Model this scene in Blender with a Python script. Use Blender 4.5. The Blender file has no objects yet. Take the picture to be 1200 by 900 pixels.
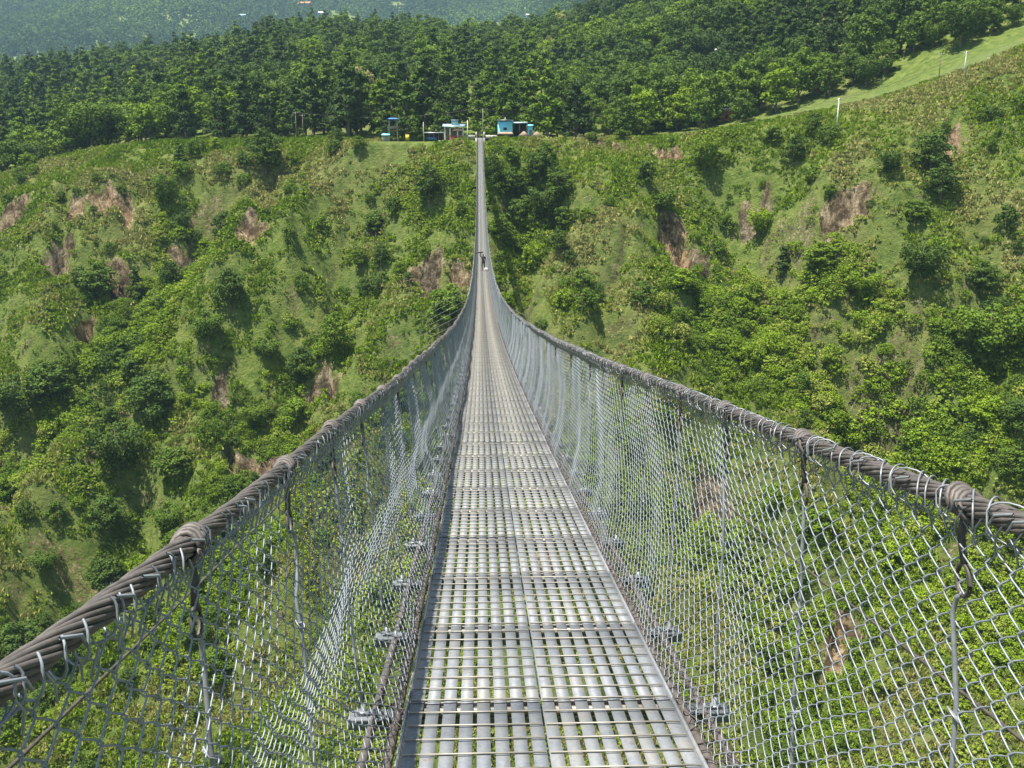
import bpy, math, random
import numpy as np
from mathutils import Matrix, Vector
R = math.radians
rng = np.random.default_rng(11)
random.seed(5)
sc = bpy.context.scene
C = sc.collection

# ------------------------------------------------------------------ helpers
def tag(o, label=None, cat=None, group=None, kind=None):
    if label: o['label'] = label
    if cat: o['category'] = cat
    if group: o['group'] = group
    if kind: o['kind'] = kind
    return o

def empty(name, loc=(0, 0, 0), rz=0.0, sc_=1.0):
    o = bpy.data.objects.new(name, None); C.objects.link(o)
    o.location = loc; o.rotation_euler = (0, 0, rz)
    o.scale = (sc_,)*3 if not hasattr(sc_, '__len__') else sc_
    o.empty_display_size = .2
    return o

def mesh_np(name, V, F, smooth=False):
    """V (n,3); F (m,k) one face size, or a list of such arrays"""
    me = bpy.data.meshes.new(name)
    if not isinstance(F, list): F = [F]
    F = [f for f in F if len(f)]
    V = np.asarray(V, np.float32)
    me.vertices.add(len(V)); me.vertices.foreach_set('co', V.ravel())
    loops = np.concatenate([f.ravel() for f in F]).astype(np.int32)
    sizes = np.concatenate([np.full(len(f), f.shape[1]) for f in F]).astype(np.int32)
    me.loops.add(len(loops)); me.loops.foreach_set('vertex_index', loops)
    me.polygons.add(len(sizes))
    st = np.concatenate([[0], np.cumsum(sizes)[:-1]]).astype(np.int32)
    me.polygons.foreach_set('loop_start', st)
    me.polygons.foreach_set('loop_total', sizes)
    if smooth: me.polygons.foreach_set('use_smooth', np.ones(len(sizes), bool))
    me.update(calc_edges=True)
    return me

class MB:
    """collects boxes, tubes, prisms; build() links them as one mesh object"""
    def __init__(s): s.V = []; s.Q = []; s.T = []; s.n = 0; s.mi = []
    def add(s, V, F):
        V = np.asarray(V, float); F = np.asarray(F, int)
        (s.Q if F.shape[1] == 4 else s.T).append(F + s.n)
        s.V.append(V); s.n += len(V)
    def box(s, c, d, rz=0.0, M=None, taper=1.0):
        x, y, z = [k/2 for k in d]
        v = np.array([[-x,-y,-z],[x,-y,-z],[x,y,-z],[-x,y,-z],[-x*taper,-y*taper,z],[x*taper,-y*taper,z],[x*taper,y*taper,z],[-x*taper,y*taper,z]])
        if M is not None: v = v @ np.array(M).T
        if rz:
            cc, ss = math.cos(rz), math.sin(rz); v = v @ np.array([[cc,ss,0],[-ss,cc,0],[0,0,1]])
        s.add(v + np.array(c), [[0,3,2,1],[4,5,6,7],[0,1,5,4],[1,2,6,5],[2,3,7,6],[3,0,4,7]])
    def tube(s, P, r, n=6, cap=True):
        P = np.asarray(P, float); m = len(P); r = np.broadcast_to(np.asarray(r, float), (m,))
        t = np.gradient(P, axis=0); t /= np.linalg.norm(t, axis=1)[:, None] + 1e-12
        mt = np.abs(t.mean(0)); ref = np.array([0, 0, 1.]) if mt[2] < .75 else np.array([0, 1., 0])
        u = np.cross(t, ref); u /= np.linalg.norm(u, axis=1)[:, None] + 1e-12
        w = np.cross(u, t)
        a = np.arange(n) * 2 * math.pi / n
        V = P[:, None] + r[:, None, None]*(u[:, None]*np.cos(a)[None, :, None] + w[:, None]*np.sin(a)[None, :, None])
        i = np.arange(m-1)[:, None]*n; j = np.arange(n)[None]; k = (j+1) % n
        F = np.stack([i+j, i+k, i+n+k, i+n+j], -1).reshape(-1, 4)
        base = s.n
        s.add(V.reshape(-1, 3), F)
        if cap and n >= 3:
            c0 = np.array([[0, q+1, q] for q in range(1, n-1)]); c1 = np.array([[0, q, q+1] for q in range(1, n-1)]) + (m-1)*n
            s.T.append(c0 + base); s.T.append(c1 + base)
    def cone(s, c, r0, r1, h, n=16):
        a = np.arange(n)*2*math.pi/n
        V = np.concatenate([np.stack([np.cos(a)*r0, np.sin(a)*r0, 0*a], -1), np.stack([np.cos(a)*r1, np.sin(a)*r1, 0*a+h], -1)]) + np.array(c)
        j = np.arange(n); k = (j+1) % n
        b = s.n
        s.add(V, np.stack([j, k, n+k, n+j], -1))
        s.T.append(np.array([[n, n+q, n+q+1] for q in range(1, n-1)]) + b)
        s.T.append(np.array([[0, q+1, q] for q in range(1, n-1)]) + b)
    def mesh(s, name, smooth=False):
        F = []
        if s.Q: F.append(np.concatenate(s.Q))
        if s.T: F.append(np.concatenate(s.T))
        return mesh_np(name, np.concatenate(s.V), F, smooth)
    def build(s, name, m, parent=None, smooth=False, loc=None):
        me = s.mesh(name, smooth); me.materials.append(m)
        o = bpy.data.objects.new(name, me); C.objects.link(o)
        if parent: o.parent = parent
        if loc is not None: o.location = loc
        return o

# ------------------------------------------------------------------ noise
def _h(ix, iy, s):
    n = (ix.astype(np.int64)*374761393 + iy.astype(np.int64)*668265263 + s*2147483) & 0xffffffff
    n = ((n ^ (n >> 13))*1274126177) & 0xffffffff
    n = ((n ^ (n >> 16))*2246822519) & 0xffffffff
    return ((n ^ (n >> 15)) & 0xffffff)/float(0xffffff)
def vn(x, y, s=0):
    ix = np.floor(x); iy = np.floor(y); fx = x-ix; fy = y-iy
    fx = fx*fx*fx*(fx*(fx*6-15)+10); fy = fy*fy*fy*(fy*(fy*6-15)+10)
    a = _h(ix, iy, s); b = _h(ix+1, iy, s); c = _h(ix, iy+1, s); d = _h(ix+1, iy+1, s)
    return ((a*(1-fx)+b*fx)*(1-fy) + (c*(1-fx)+d*fx)*fy)*2-1
def fbm(x, y, s=0, o=4):
    r = 0; a = 1; t = 0
    for k in range(o):
        r = r + a*vn(x*2**k + 17.3*k, y*2**k - 9.1*k, s+k); t += a; a *= .5
    return r/t
def sst(a, b, x):
    t = np.clip((x-a)/(b-a), 0, 1); return t*t*(3-2*t)

# ------------------------------------------------------------------ camera
CAMX, PITCH, YAW, FPX = -.24, 14.0, -1.93, 1100.0
cd = bpy.data.cameras.new('camera'); cam = bpy.data.objects.new('camera', cd); C.objects.link(cam)
cam.location = (CAMX, 0, 0); cam.rotation_euler = (R(90-PITCH), 0, R(YAW))
cd.sensor_width = 36; cd.lens = FPX/1200*36; cd.clip_start = .05; cd.clip_end = 20000
sc.camera = cam
_M = cam.rotation_euler.to_matrix()
def ray(px, py):
    v = _M @ Vector(((px-600)/FPX, (450-py)/FPX, -1)); v.normalize(); return np.array(v)
def at_y(px, py, Y):
    d = ray(px, py); return np.array([CAMX, 0, 0]) + d*(Y/d[1])

# ------------------------------------------------------------------ terrain
RIM = [(-120, 225, 305), (0, 206, 296), (60, 188, 292), (130, 172, 286), (200, 166, 283), (300, 165, 280), (400, 163, 276), (480, 161, 270),
       (560, 157, 262), (640, 160, 262), (700, 164, 262), (780, 162, 262), (860, 152, 258), (960, 133, 252), (1050, 112, 246),
       (1120, 92, 241), (1200, 56, 236), (1300, 20, 232)]
_rim = np.array([at_y(*r) for r in RIM])
_rx = np.concatenate([[-900], _rim[:, 0], [900]]); _ry = np.concatenate([[_rim[0, 1]+60], _rim[:, 1], [_rim[-1, 1]-60]])
_rz = np.concatenate([[_rim[0, 2]-60], _rim[:, 2], [_rim[-1, 2]+150]])
_gx = np.linspace(-900, 900, 1801)
def _smooth(a, n=15):
    k = np.hanning(n); k /= k.sum(); return np.convolve(np.pad(a, n//2, 'edge'), k, 'valid')
_gy = _smooth(np.interp(_gx, _rx, _ry)); _gz = _smooth(np.interp(_gx, _rx, _rz))

def far_side(x, y):
    xr = np.clip(x, -900, 900)
    yr = np.interp(xr, _gx, _gy) + 3*fbm(x/30, x*0+3.1, 5, 3); zr = np.interp(xr, _gx, _gz)
    d = yr-y
    w = 9 + 10*sst(-20, -120, x)
    dd = np.maximum(d, 0)
    lat = .90 + .05*fbm(x/60, y/90, 21, 2)
    g = lat*(np.sqrt(dd**2+w**2)-w)
    e = np.maximum(-d, 0)
    sl = .18 + .13*sst(0, 220, x) + .035*sst(0, -150, x)
    up = .05*np.minimum(e, 30) + sl*np.clip(e-30, 0, 300) + sl*.55*(1-np.exp(-np.clip(e-330, 0, 1e9)/60))*30
    up = up - 32*sst(370, 650, e)*(1-.9*sst(40, 250, x)) + .26*np.clip(y-1050, 0, 2100)
    up = up + 26*fbm(x/340+2, y/340, 31, 4)*sst(250, 900, e) + 90*fbm(x/900+7, y/900, 37, 3)*sst(900, 1800, e)*(1-sst(3300, 4500, y))*(1-sst(1800,3500,np.abs(x)))
    up = up + 6*fbm(x/70, y/70, 41, 3)*sst(20, 120, e)
    zz = zr - g + up
    return np.where(zz > 380, 380+100*np.tanh((zz-380)/100), zz), d
def base_h(x, y):
    x = np.asarray(x, float); y = np.asarray(y, float)
    f, d = far_side(x, y)
    near = 2.2 - .92*(np.sqrt(np.maximum(y+25, 0)**2+36)-6) + .12*np.maximum(-y-45, 0) + 3*fbm(x/40, y/40, 61, 3)*sst(-25, 10, y)
    k = 10.0
    m = np.maximum(f, near); m = m + k*np.log(np.exp((f-m)/k)+np.exp((near-m)/k))
    # narrow valley floor
    return np.maximum(m, -122), d
def hit_on(H, px, py, t0=60, t1=3500):
    d = ray(px, py)
    t = np.concatenate([np.arange(t0, 420, .4), np.geomspace(420, t1, 1500)])
    x = CAMX + d[0]*t; y = d[1]*t; z = d[2]*t
    b = np.nonzero(H(x, y) > z)[0]
    if len(b) == 0: return None
    i = b[0]; return np.array([x[i], y[i], z[i]])

# features traced on the slope: (points, depth (+ carves, - raises), width)
_B = lambda x, y: base_h(x, y)[0]
def line3(pts): return [hit_on(_B, *p)[:2] for p in pts]
GUL = [(line3([(612, 172), (625, 240), (612, 300), (600, 380), (560, 520)]), 9, 9),
       (line3([(862, 172), (885, 250), (915, 310), (1000, 410), (1110, 520), (1200, 620)]), 11, 13),
       (line3([(1200, 300), (1130, 380), (1050, 430)]), 7, 12),
       (line3([(400, 300), (330, 400), (180, 460), (120, 600), (40, 760)]), 8, 12),
       (line3([(215, 250), (165, 330), (120, 400), (20, 470), (-30, 520)]), 9, 12),
       (line3([(560, 400), (440, 440), (300, 520), (250, 700)]), 5, 11),
       (line3([(820, 340), (860, 620), (980, 760)]), 5, 9),
       (line3([(700, 190), (690, 300), (800, 420), (900, 520)]), -5, 15),
       (line3([(300, 200), (290, 300), (270, 380), (200, 420)]), -4, 14),
       (line3([(1000, 150), (960, 230), (1010, 330), (1100, 330)]), -5, 18)]
GRASSY = [(line3([(700, 200), (660, 300), (700, 400), (830, 470), (900, 530)]), 15), (line3([(390, 190), (380, 300), (300, 400)]), 11), (line3([(470, 400), (400, 440), (370, 500)]), 9),
          (line3([(230, 480), (60, 600), (60, 720)]), 12), (line3([(240, 190), (60, 215)]), 12), (line3([(960, 160), (1100, 160), (1200, 110)]), 16), (line3([(1200, 200), (1160, 280)]), 12)]
def seg_dist(x, y, P):
    r = np.full(np.shape(x), 1e9)
    for a, b in zip(P[:-1], P[1:]):
        ab = b-a; t = np.clip(((x-a[0])*ab[0]+(y-a[1])*ab[1])/(ab@ab), 0, 1)
        r = np.minimum(r, np.hypot(x-a[0]-t*ab[0], y-a[1]-t*ab[1]))
    return r
def H1(x, y):
    z, d = base_h(x, y)
    on = sst(2, 30, d)*sst(95, 130, y)
    wx = x + 5*fbm(x/14, y/14, 71, 2)
    for P, A, w in GUL:
        z = z - A*1.45*np.exp(-seg_dist(wx, y, P)**2/(2*w*w/2.2))*on
    z = z + on*(4.6*fbm(x/15, y/48, 3, 4) + 3.0*fbm(x/22, y/22, 9, 4) - 5.0*(.28-np.minimum(.28, np.abs(fbm(wx/26+3, y/44, 19, 3))))/.28 + 2.2*np.clip(3.2*fbm(x/17, y/9, 23, 3), -1, 1)) + sst(-4, 8, d)*sst(80, 120, y)*(1.2*fbm(x/5.2, y/5.2, 13, 3))
    near = (np.abs(x) < 400)*(y < 700)*(y > 60)
    z = z + near*.28*fbm(x/1.7, y/1.7, 15, 2)
    return z
# rock faces: px, py (middle), width px, height px, orange 0..1, drop in metres
CLIFF = [(12, 252, 30, 34, .6, 5), (66, 300, 26, 50, .35, 7), (132, 232, 46, 22, 1., 3), (88, 240, 22, 22, .8, 3), (138, 328, 34, 54, .6, 6), (99, 388, 18, 40, .8, 5),
         (216, 318, 38, 26, .2, 4), (296, 262, 34, 14, .8, 2), (492, 322, 70, 50, .15, 8), (545, 318, 30, 24, .7, 4), (302, 545, 66, 56, .7, 8),
         (790, 276, 40, 66, .95, 9), (820, 300, 24, 20, .1, 3), (995, 243, 62, 34, .45, 5), (786, 178, 38, 20, 1., 3), (712, 170, 44, 12, 1., 3),
         (885, 262, 40, 22, .1, 4), (985, 745, 44, 46, .9, 5), (835, 600, 36, 60, .7, 5), (440, 262, 24, 10, .2, 2), (262, 450, 24, 34, .1, 4),
         (1120, 165, 16, 16, .8, 2), (375, 452, 40, 20, .1, 4), (640, 660, 40, 40, .5, 4), (120, 535, 30, 20, .2, 3), (640, 225, 16, 34, .3, 3)]
_CL = []
for (px, py, w, h, hue, dep) in CLIFF:
    p = hit_on(H1, px, py)
    D = np.linalg.norm(p); m = D/FPX
    _CL.append((p[0], p[1], w*m/2, max(2.0, h*m*.62/2*1.1), hue, dep))
def rocks(x, y):
    """returns carve depth, rock amount, hue"""
    c = np.zeros(np.shape(x)); r = np.zeros(np.shape(x)); hu = np.zeros(np.shape(x))
    nx = 3.2*fbm(x/3.4, y/3.1, 91, 4); ny = 3.0*fbm(x/2.6+5, y/4.7, 95, 4)
    for (cx, cy, rw, rd, hue, dep) in _CL:
        u = (x+nx-cx)/rw; v = (y+ny-cy)/rd
        wu = 1-sst(.7, 1.12, np.abs(u))
        ramp = np.where(v > 0, 1-sst(.35, .8, v), np.clip((v+1.5)/1.5, 0, 1))
        c = np.maximum(c, dep*wu*ramp)
        q = wu*(1-sst(.85, 1.1, v))*sst(-1.25, -.7, v)
        hu = np.where(q > r, hue, hu); r = np.maximum(r, q)
    return c, r, hu
def H(x, y):
    x = np.asarray(x, float); y = np.asarray(y, float)
    c, r, hu = rocks(x, y)
    # level pad round the far bridge landing and the stalls
    z = H1(x, y) - c + r*(1.3*fbm(x/1.6, y/2.4, 77, 3)-.2)
    pad = (1-sst(30, 40, np.abs(x+1)))*sst(257, 261, y)*(1-sst(276, 290, y))
    z = z*(1-pad) + pad*2.2
    z = z - 2.6*(1-sst(1.6, 4, np.abs(x)))*sst(240, 248, y)*(1-sst(259.5, 261, y))
    return z
def hit(px, py): return hit_on(H, px, py)

def grid_lines(lo, a, b, hi, step, grow=1.13):
    m = list(np.arange(a, b+1e-6, step)); s = step; L = []; p = a
    while p > lo: s *= grow; p -= s; L.append(p)
    s = step; U = []; p = m[-1]
    while p < hi: s *= grow; p += s; U.append(p)
    return np.array(L[::-1]+m+U)
gx = grid_lines(-9000, -175, 170, 9000, .72, 1.07); gy = grid_lines(-9000, 122, 312, 12000, .72, 1.06)
X, Y = np.meshgrid(gx, gy)
Z = np.concatenate([H(X[i:i+64], Y[i:i+64]) for i in range(0, len(gy), 64)])
nyy, nxx = X.shape
ii = (np.arange(nyy-1)[:, None]*nxx + np.arange(nxx-1)[None]).ravel()
me = mesh_np('ground', np.stack([X.ravel(), Y.ravel(), Z.ravel()], -1), np.stack([ii, ii+1, ii+nxx+1, ii+nxx], -1), True)
_c, rk, rh = rocks(X, Y); _d = base_h(X, Y)[1]
def fieldness(x, y):
    """clearings among the far woods and the mown strip along the right-hand rim"""
    r = np.zeros(np.shape(x)); wx = x+12*fbm(x/30, y/30, 137, 3); wy = y+25*fbm(x/40, y/50, 139, 3)
    for (cx, cy, a, b) in FIELDS: r = np.maximum(r, 1-sst(.8, 1.05, np.hypot((wx-cx)/a, (wy-cy)/b)))
    return r
FIELDS = []
for (px, py, w_) in ((560, 42, 55), (600, 48, 30), (402, 27, 26), (650, 36, 22), (835, 17, 26), (800, 26, 16), (470, 8, 14), (230, 9, 12)):
    p = hit_on(H1, px, py)
    if p is not None: FIELDS.append((p[0], p[1], w_*p[1]/FPX*.8, w_*p[1]/FPX*1.1))
gzy, gzx = np.gradient(Z, gy, gx); steep = np.hypot(gzx, gzy)*(_d > 2)*(Y > 110)*(Y < 330)
rk = np.maximum(rk, .53*sst(2.15, 2.8, steep)); rh = np.where(_c < .01, .25+.5*sst(0, .3, fbm(X/30, Y/30, 251, 2)), rh)
dry = fbm(X/26, Y/20, 111, 4)*.6 + .25*fbm(X/5, Y/4, 113, 2) + .12
col = np.stack([rk, rh, np.clip(dry, 0, 1), np.maximum(fieldness(X, Y), sst(-14, -2, -np.abs(_d+9))*sst(40, 55, X)*(1-sst(260, 300, X)))], -1)
ca = me.color_attributes.new('mask', 'FLOAT_COLOR', 'POINT'); ca.data.foreach_set('color', col.reshape(-1).astype(np.float32))

# ------------------------------------------------------------------ materials
def mat(name):
    m = bpy.data.materials.new(name); m.use_nodes = True
    nt = m.node_tree; b = nt.nodes['Principled BSDF']; return m, nt, b
def N(nt, t, **k):
    n = nt.nodes.new(t)
    for a, v in k.items(): setattr(n, a, v)
    return n
def ramp(nt, src, stops):
    r = N(nt, 'ShaderNodeValToRGB'); e = r.color_ramp.elements
    while len(e) < len(stops): e.new(.5)
    for q, (p, c) in zip(e, stops): q.position = p; q.color = (*c, 1)
    nt.links.new(src, r.inputs[0]); return r.outputs[0]
def noise(nt, scale, detail=4, coord=None, rough=.55):
    n = N(nt, 'ShaderNodeTexNoise'); n.inputs['Scale'].default_value = scale; n.inputs['Detail'].default_value = detail
    n.inputs['Roughness'].default_value = rough
    if coord is not None: nt.links.new(coord, n.inputs['Vector'])
    return n.outputs[0]
def mixc(nt, f, a, b, typ='MIX'):
    m = N(nt, 'ShaderNodeMix', data_type='RGBA', blend_type=typ)
    for i, v in ((0, f), (6, a), (7, b)):
        if hasattr(v, 'links'): nt.links.new(v, m.inputs[i])
        else: m.inputs[i].default_value = v if i == 0 else (*v, 1)
    return m.outputs[2]
def bump(nt, b, h, dist, strength=1):
    n = N(nt, 'ShaderNodeBump'); n.inputs['Distance'].default_value = dist; n.inputs['Strength'].default_value = strength
    nt.links.new(h, n.inputs['Height']); nt.links.new(n.outputs[0], b.inputs['Normal'])

def simple(name, c, rough=.6, metal=0.0, var=.25, scale=6.0, bmp=0.0):
    m, nt, b = mat(name)
    tc = N(nt, 'ShaderNodeTexCoord'); n = noise(nt, scale, 5, tc.outputs['Object'])
    lo = tuple(k*(1-var) for k in c); hi = tuple(min(1, k*(1+var)) for k in c)
    nt.links.new(ramp(nt, n, [(.3, lo), (.7, hi)]), b.inputs['Base Color'])
    b.inputs['Roughness'].default_value = rough; b.inputs['Metallic'].default_value = metal
    if bmp: bump(nt, b, n, bmp)
    return m

def ground_mat():
    m, nt, b = mat('hillside')
    geo = N(nt, 'ShaderNodeNewGeometry'); pos = geo.outputs['Position']
    at = N(nt, 'ShaderNodeAttribute', attribute_name='mask'); sp = N(nt, 'ShaderNodeSeparateColor'); nt.links.new(at.outputs['Color'], sp.inputs[0])
    n1 = noise(nt, .5, 6, pos, .65); n2 = noise(nt, .05, 4, pos)
    grass = ramp(nt, n1, [(.30, (.06, .10, .022)), (.46, (.13, .18, .036)), (.60, (.195, .235, .056)), (.75, (.25, .255, .085))])
    dryc = ramp(nt, n1, [(.3, (.085, .095, .035)), (.5, (.16, .155, .062)), (.7, (.22, .19, .088))])
    g = mixc(nt, sp.outputs[2], grass, dryc)
    g = mixc(nt, ramp(nt, n2, [(.4, (0, 0, 0)), (.65, (.35, .35, .35))]), g, (.075, .12, .03))
    field = ramp(nt, n1, [(.3, (.12, .175, .045)), (.7, (.18, .21, .075))])
    g = mixc(nt, at.outputs['Alpha'], g, field)
    # rock
    mp = N(nt, 'ShaderNodeMapping'); mp.inputs['Scale'].default_value = (1, 1, .35); nt.links.new(pos, mp.inputs[0])
    nr = noise(nt, .9, 9, mp.outputs[0], .78); ns = noise(nt, 1.9, 6, pos, .7)
    grey = ramp(nt, nr, [(.3, (.055, .045, .032)), (.48, (.17, .14, .095)), (.58, (.37, .31, .21)), (.75, (.10, .10, .04))])
    org = ramp(nt, nr, [(.30, (.07, .05, .03)), (.42, (.20, .135, .075)), (.50, (.36, .25, .14)), (.60, (.50, .40, .26)), (.72, (.12, .11, .045))])
    rk_ = mixc(nt, sp.outputs[1], grey, org)
    f = N(nt, 'ShaderNodeMath', operation='ADD'); nt.links.new(sp.outputs[0], f.inputs[0])
    f2 = N(nt, 'ShaderNodeMath', operation='MULTIPLY_ADD'); nt.links.new(ns, f2.inputs[0]); f2.inputs[1].default_value = 2.2; f2.inputs[2].default_value = -1.15
    nt.links.new(f2.outputs[0], f.inputs[1])
    rf = ramp(nt, f.outputs[0], [(.48, (0, 0, 0)), (.54, (1, 1, 1))])
    # coarse noise darkens the rock, painting in the shade of crevices
    nd = noise(nt, .33, 3, pos, .6)
    rk_ = mixc(nt, 1.0, rk_, ramp(nt, nd, [(.42, (.32, .30, .28)), (.56, (1, 1, 1))]), 'MULTIPLY')
    g = mixc(nt, rf, g, rk_)
    nt.links.new(g, b.inputs['Base Color']); b.inputs['Roughness'].default_value = .95
    b.inputs['Specular IOR Level'].default_value = .1
    bump(nt, b, noise(nt, 1.4, 8, pos, .75), 1.1, .9)
    return m
me.materials.append(ground_mat())
ground = bpy.data.objects.new('ground', me); C.objects.link(ground); tag(ground, kind='structure')

def leaf_mat(name='foliage'):
    m, nt, b = mat(name); nt.nodes.remove(b); out = nt.nodes['Material Output']
    ti = N(nt, 'ShaderNodeAttribute', attribute_name='tint', attribute_type='INSTANCER')
    lv = N(nt, 'ShaderNodeAttribute', attribute_name='leafv')
    c = ramp(nt, ti.outputs['Fac'], [(0, (.050, .080, .026)), (.25, (.078, .122, .030)), (.5, (.116, .176, .034)), (.75, (.19, .268, .044)), (.88, (.27, .285, .095)), (1, (.34, .29, .165))])
    mu = N(nt, 'ShaderNodeMath', operation='MULTIPLY_ADD'); nt.links.new(lv.outputs['Fac'], mu.inputs[0]); mu.inputs[1].default_value = .7; mu.inputs[2].default_value = .72
    hs = N(nt, 'ShaderNodeHueSaturation'); nt.links.new(c, hs.inputs['Color']); nt.links.new(mu.outputs[0], hs.inputs['Value']); hs.inputs['Saturation'].default_value = 1.12
    hm = N(nt, 'ShaderNodeMath', operation='MULTIPLY_ADD'); nt.links.new(lv.outputs['Fac'], hm.inputs[0]); hm.inputs[1].default_value = -.03; hm.inputs[2].default_value = .515
    nt.links.new(hm.outputs[0], hs.inputs['Hue'])
    d = N(nt, 'ShaderNodeBsdfPrincipled'); d.inputs['Roughness'].default_value = .75; d.inputs['Specular IOR Level'].default_value = .12
    t = N(nt, 'ShaderNodeBsdfTranslucent'); mx = N(nt, 'ShaderNodeMixShader'); mx.inputs[0].default_value = .22
    nt.links.new(hs.outputs[0], d.inputs['Base Color']); nt.links.new(hs.outputs[0], t.inputs[0])
    nt.links.new(d.outputs[0], mx.inputs[1]); nt.links.new(t.outputs[0], mx.inputs[2]); nt.links.new(mx.outputs[0], out.inputs[0])
    return m
LEAF = leaf_mat()
BARK = simple('bark', (.16, .13, .10), .9, 0, .4, 3)

# ------------------------------------------------------------------ plants
def leaf_faces(P, Nn, size, seed):
    """one bent leaf-clump quad at each point P facing roughly Nn"""
    g = np.random.default_rng(seed); n = len(P)
    Nn = Nn + g.normal(0, .55, (n, 3)); Nn[:, 2] += .55; Nn /= np.linalg.norm(Nn, axis=1)[:, None]+1e-9
    r = g.normal(0, 1, (n, 3)); U = np.cross(Nn, r); U /= np.linalg.norm(U, axis=1)[:, None]+1e-9; W = np.cross(Nn, U)
    s = size*g.uniform(.6, 1.35, (n, 1)); k = g.uniform(.55, 1.0, (n, 1))
    q = [P + U*s, P + W*s*k - Nn*s*.25, P - U*s*g.uniform(.7, 1.1, (n, 1)), P - W*s*k*g.uniform(.6, 1.1, (n, 1)) - Nn*s*.25]
    V = np.stack(q, 1).reshape(-1, 3); F = np.arange(4*n).reshape(n, 4)
    lv = g.uniform(0, 1, n)
    return V, F, lv
def crown_mesh(name, h0, h1, rad, blobs, per, size, seed, shape='round', flat=1.0):
    g = np.random.default_rng(seed); PP = []; NN = []
    for i in range(blobs):
        t = (i+.5)/blobs; z = h0 + (h1-h0)*(.08+.84*t)
        if shape == 'round': env = math.sqrt(max(.05, 1-(2*t*.92-.80)**2))
        elif shape == 'cone': env = 1.02-.82*t
        elif shape == 'flat': env = .5+.6*t
        else: env = .85+.15*math.sin(t*6)
        a = i*2.399 + g.uniform(-.5, .5); rr = rad*env*math.sqrt(g.uniform(.10, 1.1))*.86; z += (h1-h0)*g.uniform(-.10, .07)
        br = rad*g.uniform(.17, .37)*(1.0 if shape != 'cone' else (1.15-.6*t))
        c = np.array([math.cos(a)*rr, math.sin(a)*rr, z])
        n = int(per*g.uniform(.7, 1.3)); v = g.normal(0, 1, (n, 3)); v /= np.linalg.norm(v, axis=1)[:, None]
        v = v[v[:, 2] > -.75]
        p = c + v*br*np.array([1, 1, .72*flat])*g.uniform(.72, 1.08, (len(v), 1))
        PP.append(p); NN.append(v)
    V, F, lv = leaf_faces(np.concatenate(PP), np.concatenate(NN), size, seed+1)
    m = mesh_np(name, V, F); a = m.attributes.new('leafv', 'FLOAT', 'FACE'); a.data.foreach_set('value', lv.astype(np.float32))
    m.materials.append(LEAF); return m
def trunk_mb(h, r, rad, h0, seed, limbs=5):
    g = random.Random(seed); b = MB()
    P = [(0, 0, -1.2), (0, 0, 0), (g.uniform(-.1, .1)*rad*.3, g.uniform(-.1, .1), h*.35), (g.uniform(-.2, .2), g.uniform(-.2, .2), h*.7), (0, 0, h*.92)]
    b.tube(P, [r*1.3, r*1.1, r*.8, r*.5, r*.15], 7)
    for i in range(limbs):
        a = i*2.4+g.random(); z0 = h0*.75+(h-h0)*.5*i/limbs
        L = rad*.75; b.tube([(0, 0, z0), (math.cos(a)*L*.45, math.sin(a)*L*.45, z0+L*.35), (math.cos(a)*L, math.sin(a)*L, z0+L*.6)], [r*.5, r*.33, r*.1], 5)
    return b
def join_meshes(name, parts):
    """plain join of meshes (quads and tris) keeping materials and leafv"""
    V = []; FQ = []; off = 0; mats = []; mi = []; lv = []; sizes = []; loops = []
    for m_ in parts:
        n = len(m_.vertices); co = np.empty(n*3, np.float32); m_.vertices.foreach_get('co', co); V.append(co.reshape(-1, 3))
        l = np.empty(len(m_.loops), np.int32); m_.loops.foreach_get('vertex_index', l); loops.append(l+off); off += n
        t = np.empty(len(m_.polygons), np.int32); m_.polygons.foreach_get('loop_total', t); sizes.append(t)
        if m_.materials[0] not in mats: mats.append(m_.materials[0])
        mi.append(np.full(len(t), mats.index(m_.materials[0]), np.int32))
        if 'leafv' in m_.attributes:
            q = np.empty(len(t), np.float32); m_.attributes['leafv'].data.foreach_get('value', q); lv.append(q)
        else: lv.append(np.zeros(len(t), np.float32))
    me = bpy.data.meshes.new(name); V = np.concatenate(V); loops = np.concatenate(loops); sizes = np.concatenate(sizes)
    me.vertices.add(len(V)); me.vertices.foreach_set('co', V.ravel()); me.loops.add(len(loops)); me.loops.foreach_set('vertex_index', loops)
    me.polygons.add(len(sizes)); me.polygons.foreach_set('loop_start', np.concatenate([[0], np.cumsum(sizes)[:-1]]).astype(np.int32)); me.polygons.foreach_set('loop_total', sizes)
    me.polygons.foreach_set('material_index', np.concatenate(mi)); me.update(calc_edges=True)
    a = me.attributes.new('leafv', 'FLOAT', 'FACE'); a.data.foreach_set('value', np.concatenate(lv))
    for m_ in mats: me.materials.append(m_)
    return me

# tree species: unit trees given in metres at scale 1
def species(name, h, rad, h0f, blobs, per, size, seed, shape, r=None, limbs=5):
    cr = crown_mesh('crown', h*h0f, h, rad, blobs, per, size, seed, shape)
    tb = trunk_mb(h, r or h*.022, rad, h*h0f, seed, limbs).mesh('trunk', True); tb.materials.append(BARK)
    return dict(name=name, h=h, rad=rad, crown=cr, trunk=tb)
BROAD = [species('broadleaf_tree', 11, 4.6, .22, 38, 105, .27, 101, 'round'), species('broadleaf_tree', 13, 4.4, .2, 42, 100, .27, 102, 'round'),
         species('broadleaf_tree', 10, 5.2, .3, 40, 105, .27, 103, 'flat'), species('broadleaf_tree', 9, 3.8, .15, 32, 100, .26, 104, 'round')]
CONIC = [species('conical_tree', 14, 3.6, .10, 40, 95, .26, 111, 'cone'), species('conical_tree', 12, 3.2, .08, 36, 95, .26, 112, 'cone')]
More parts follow.
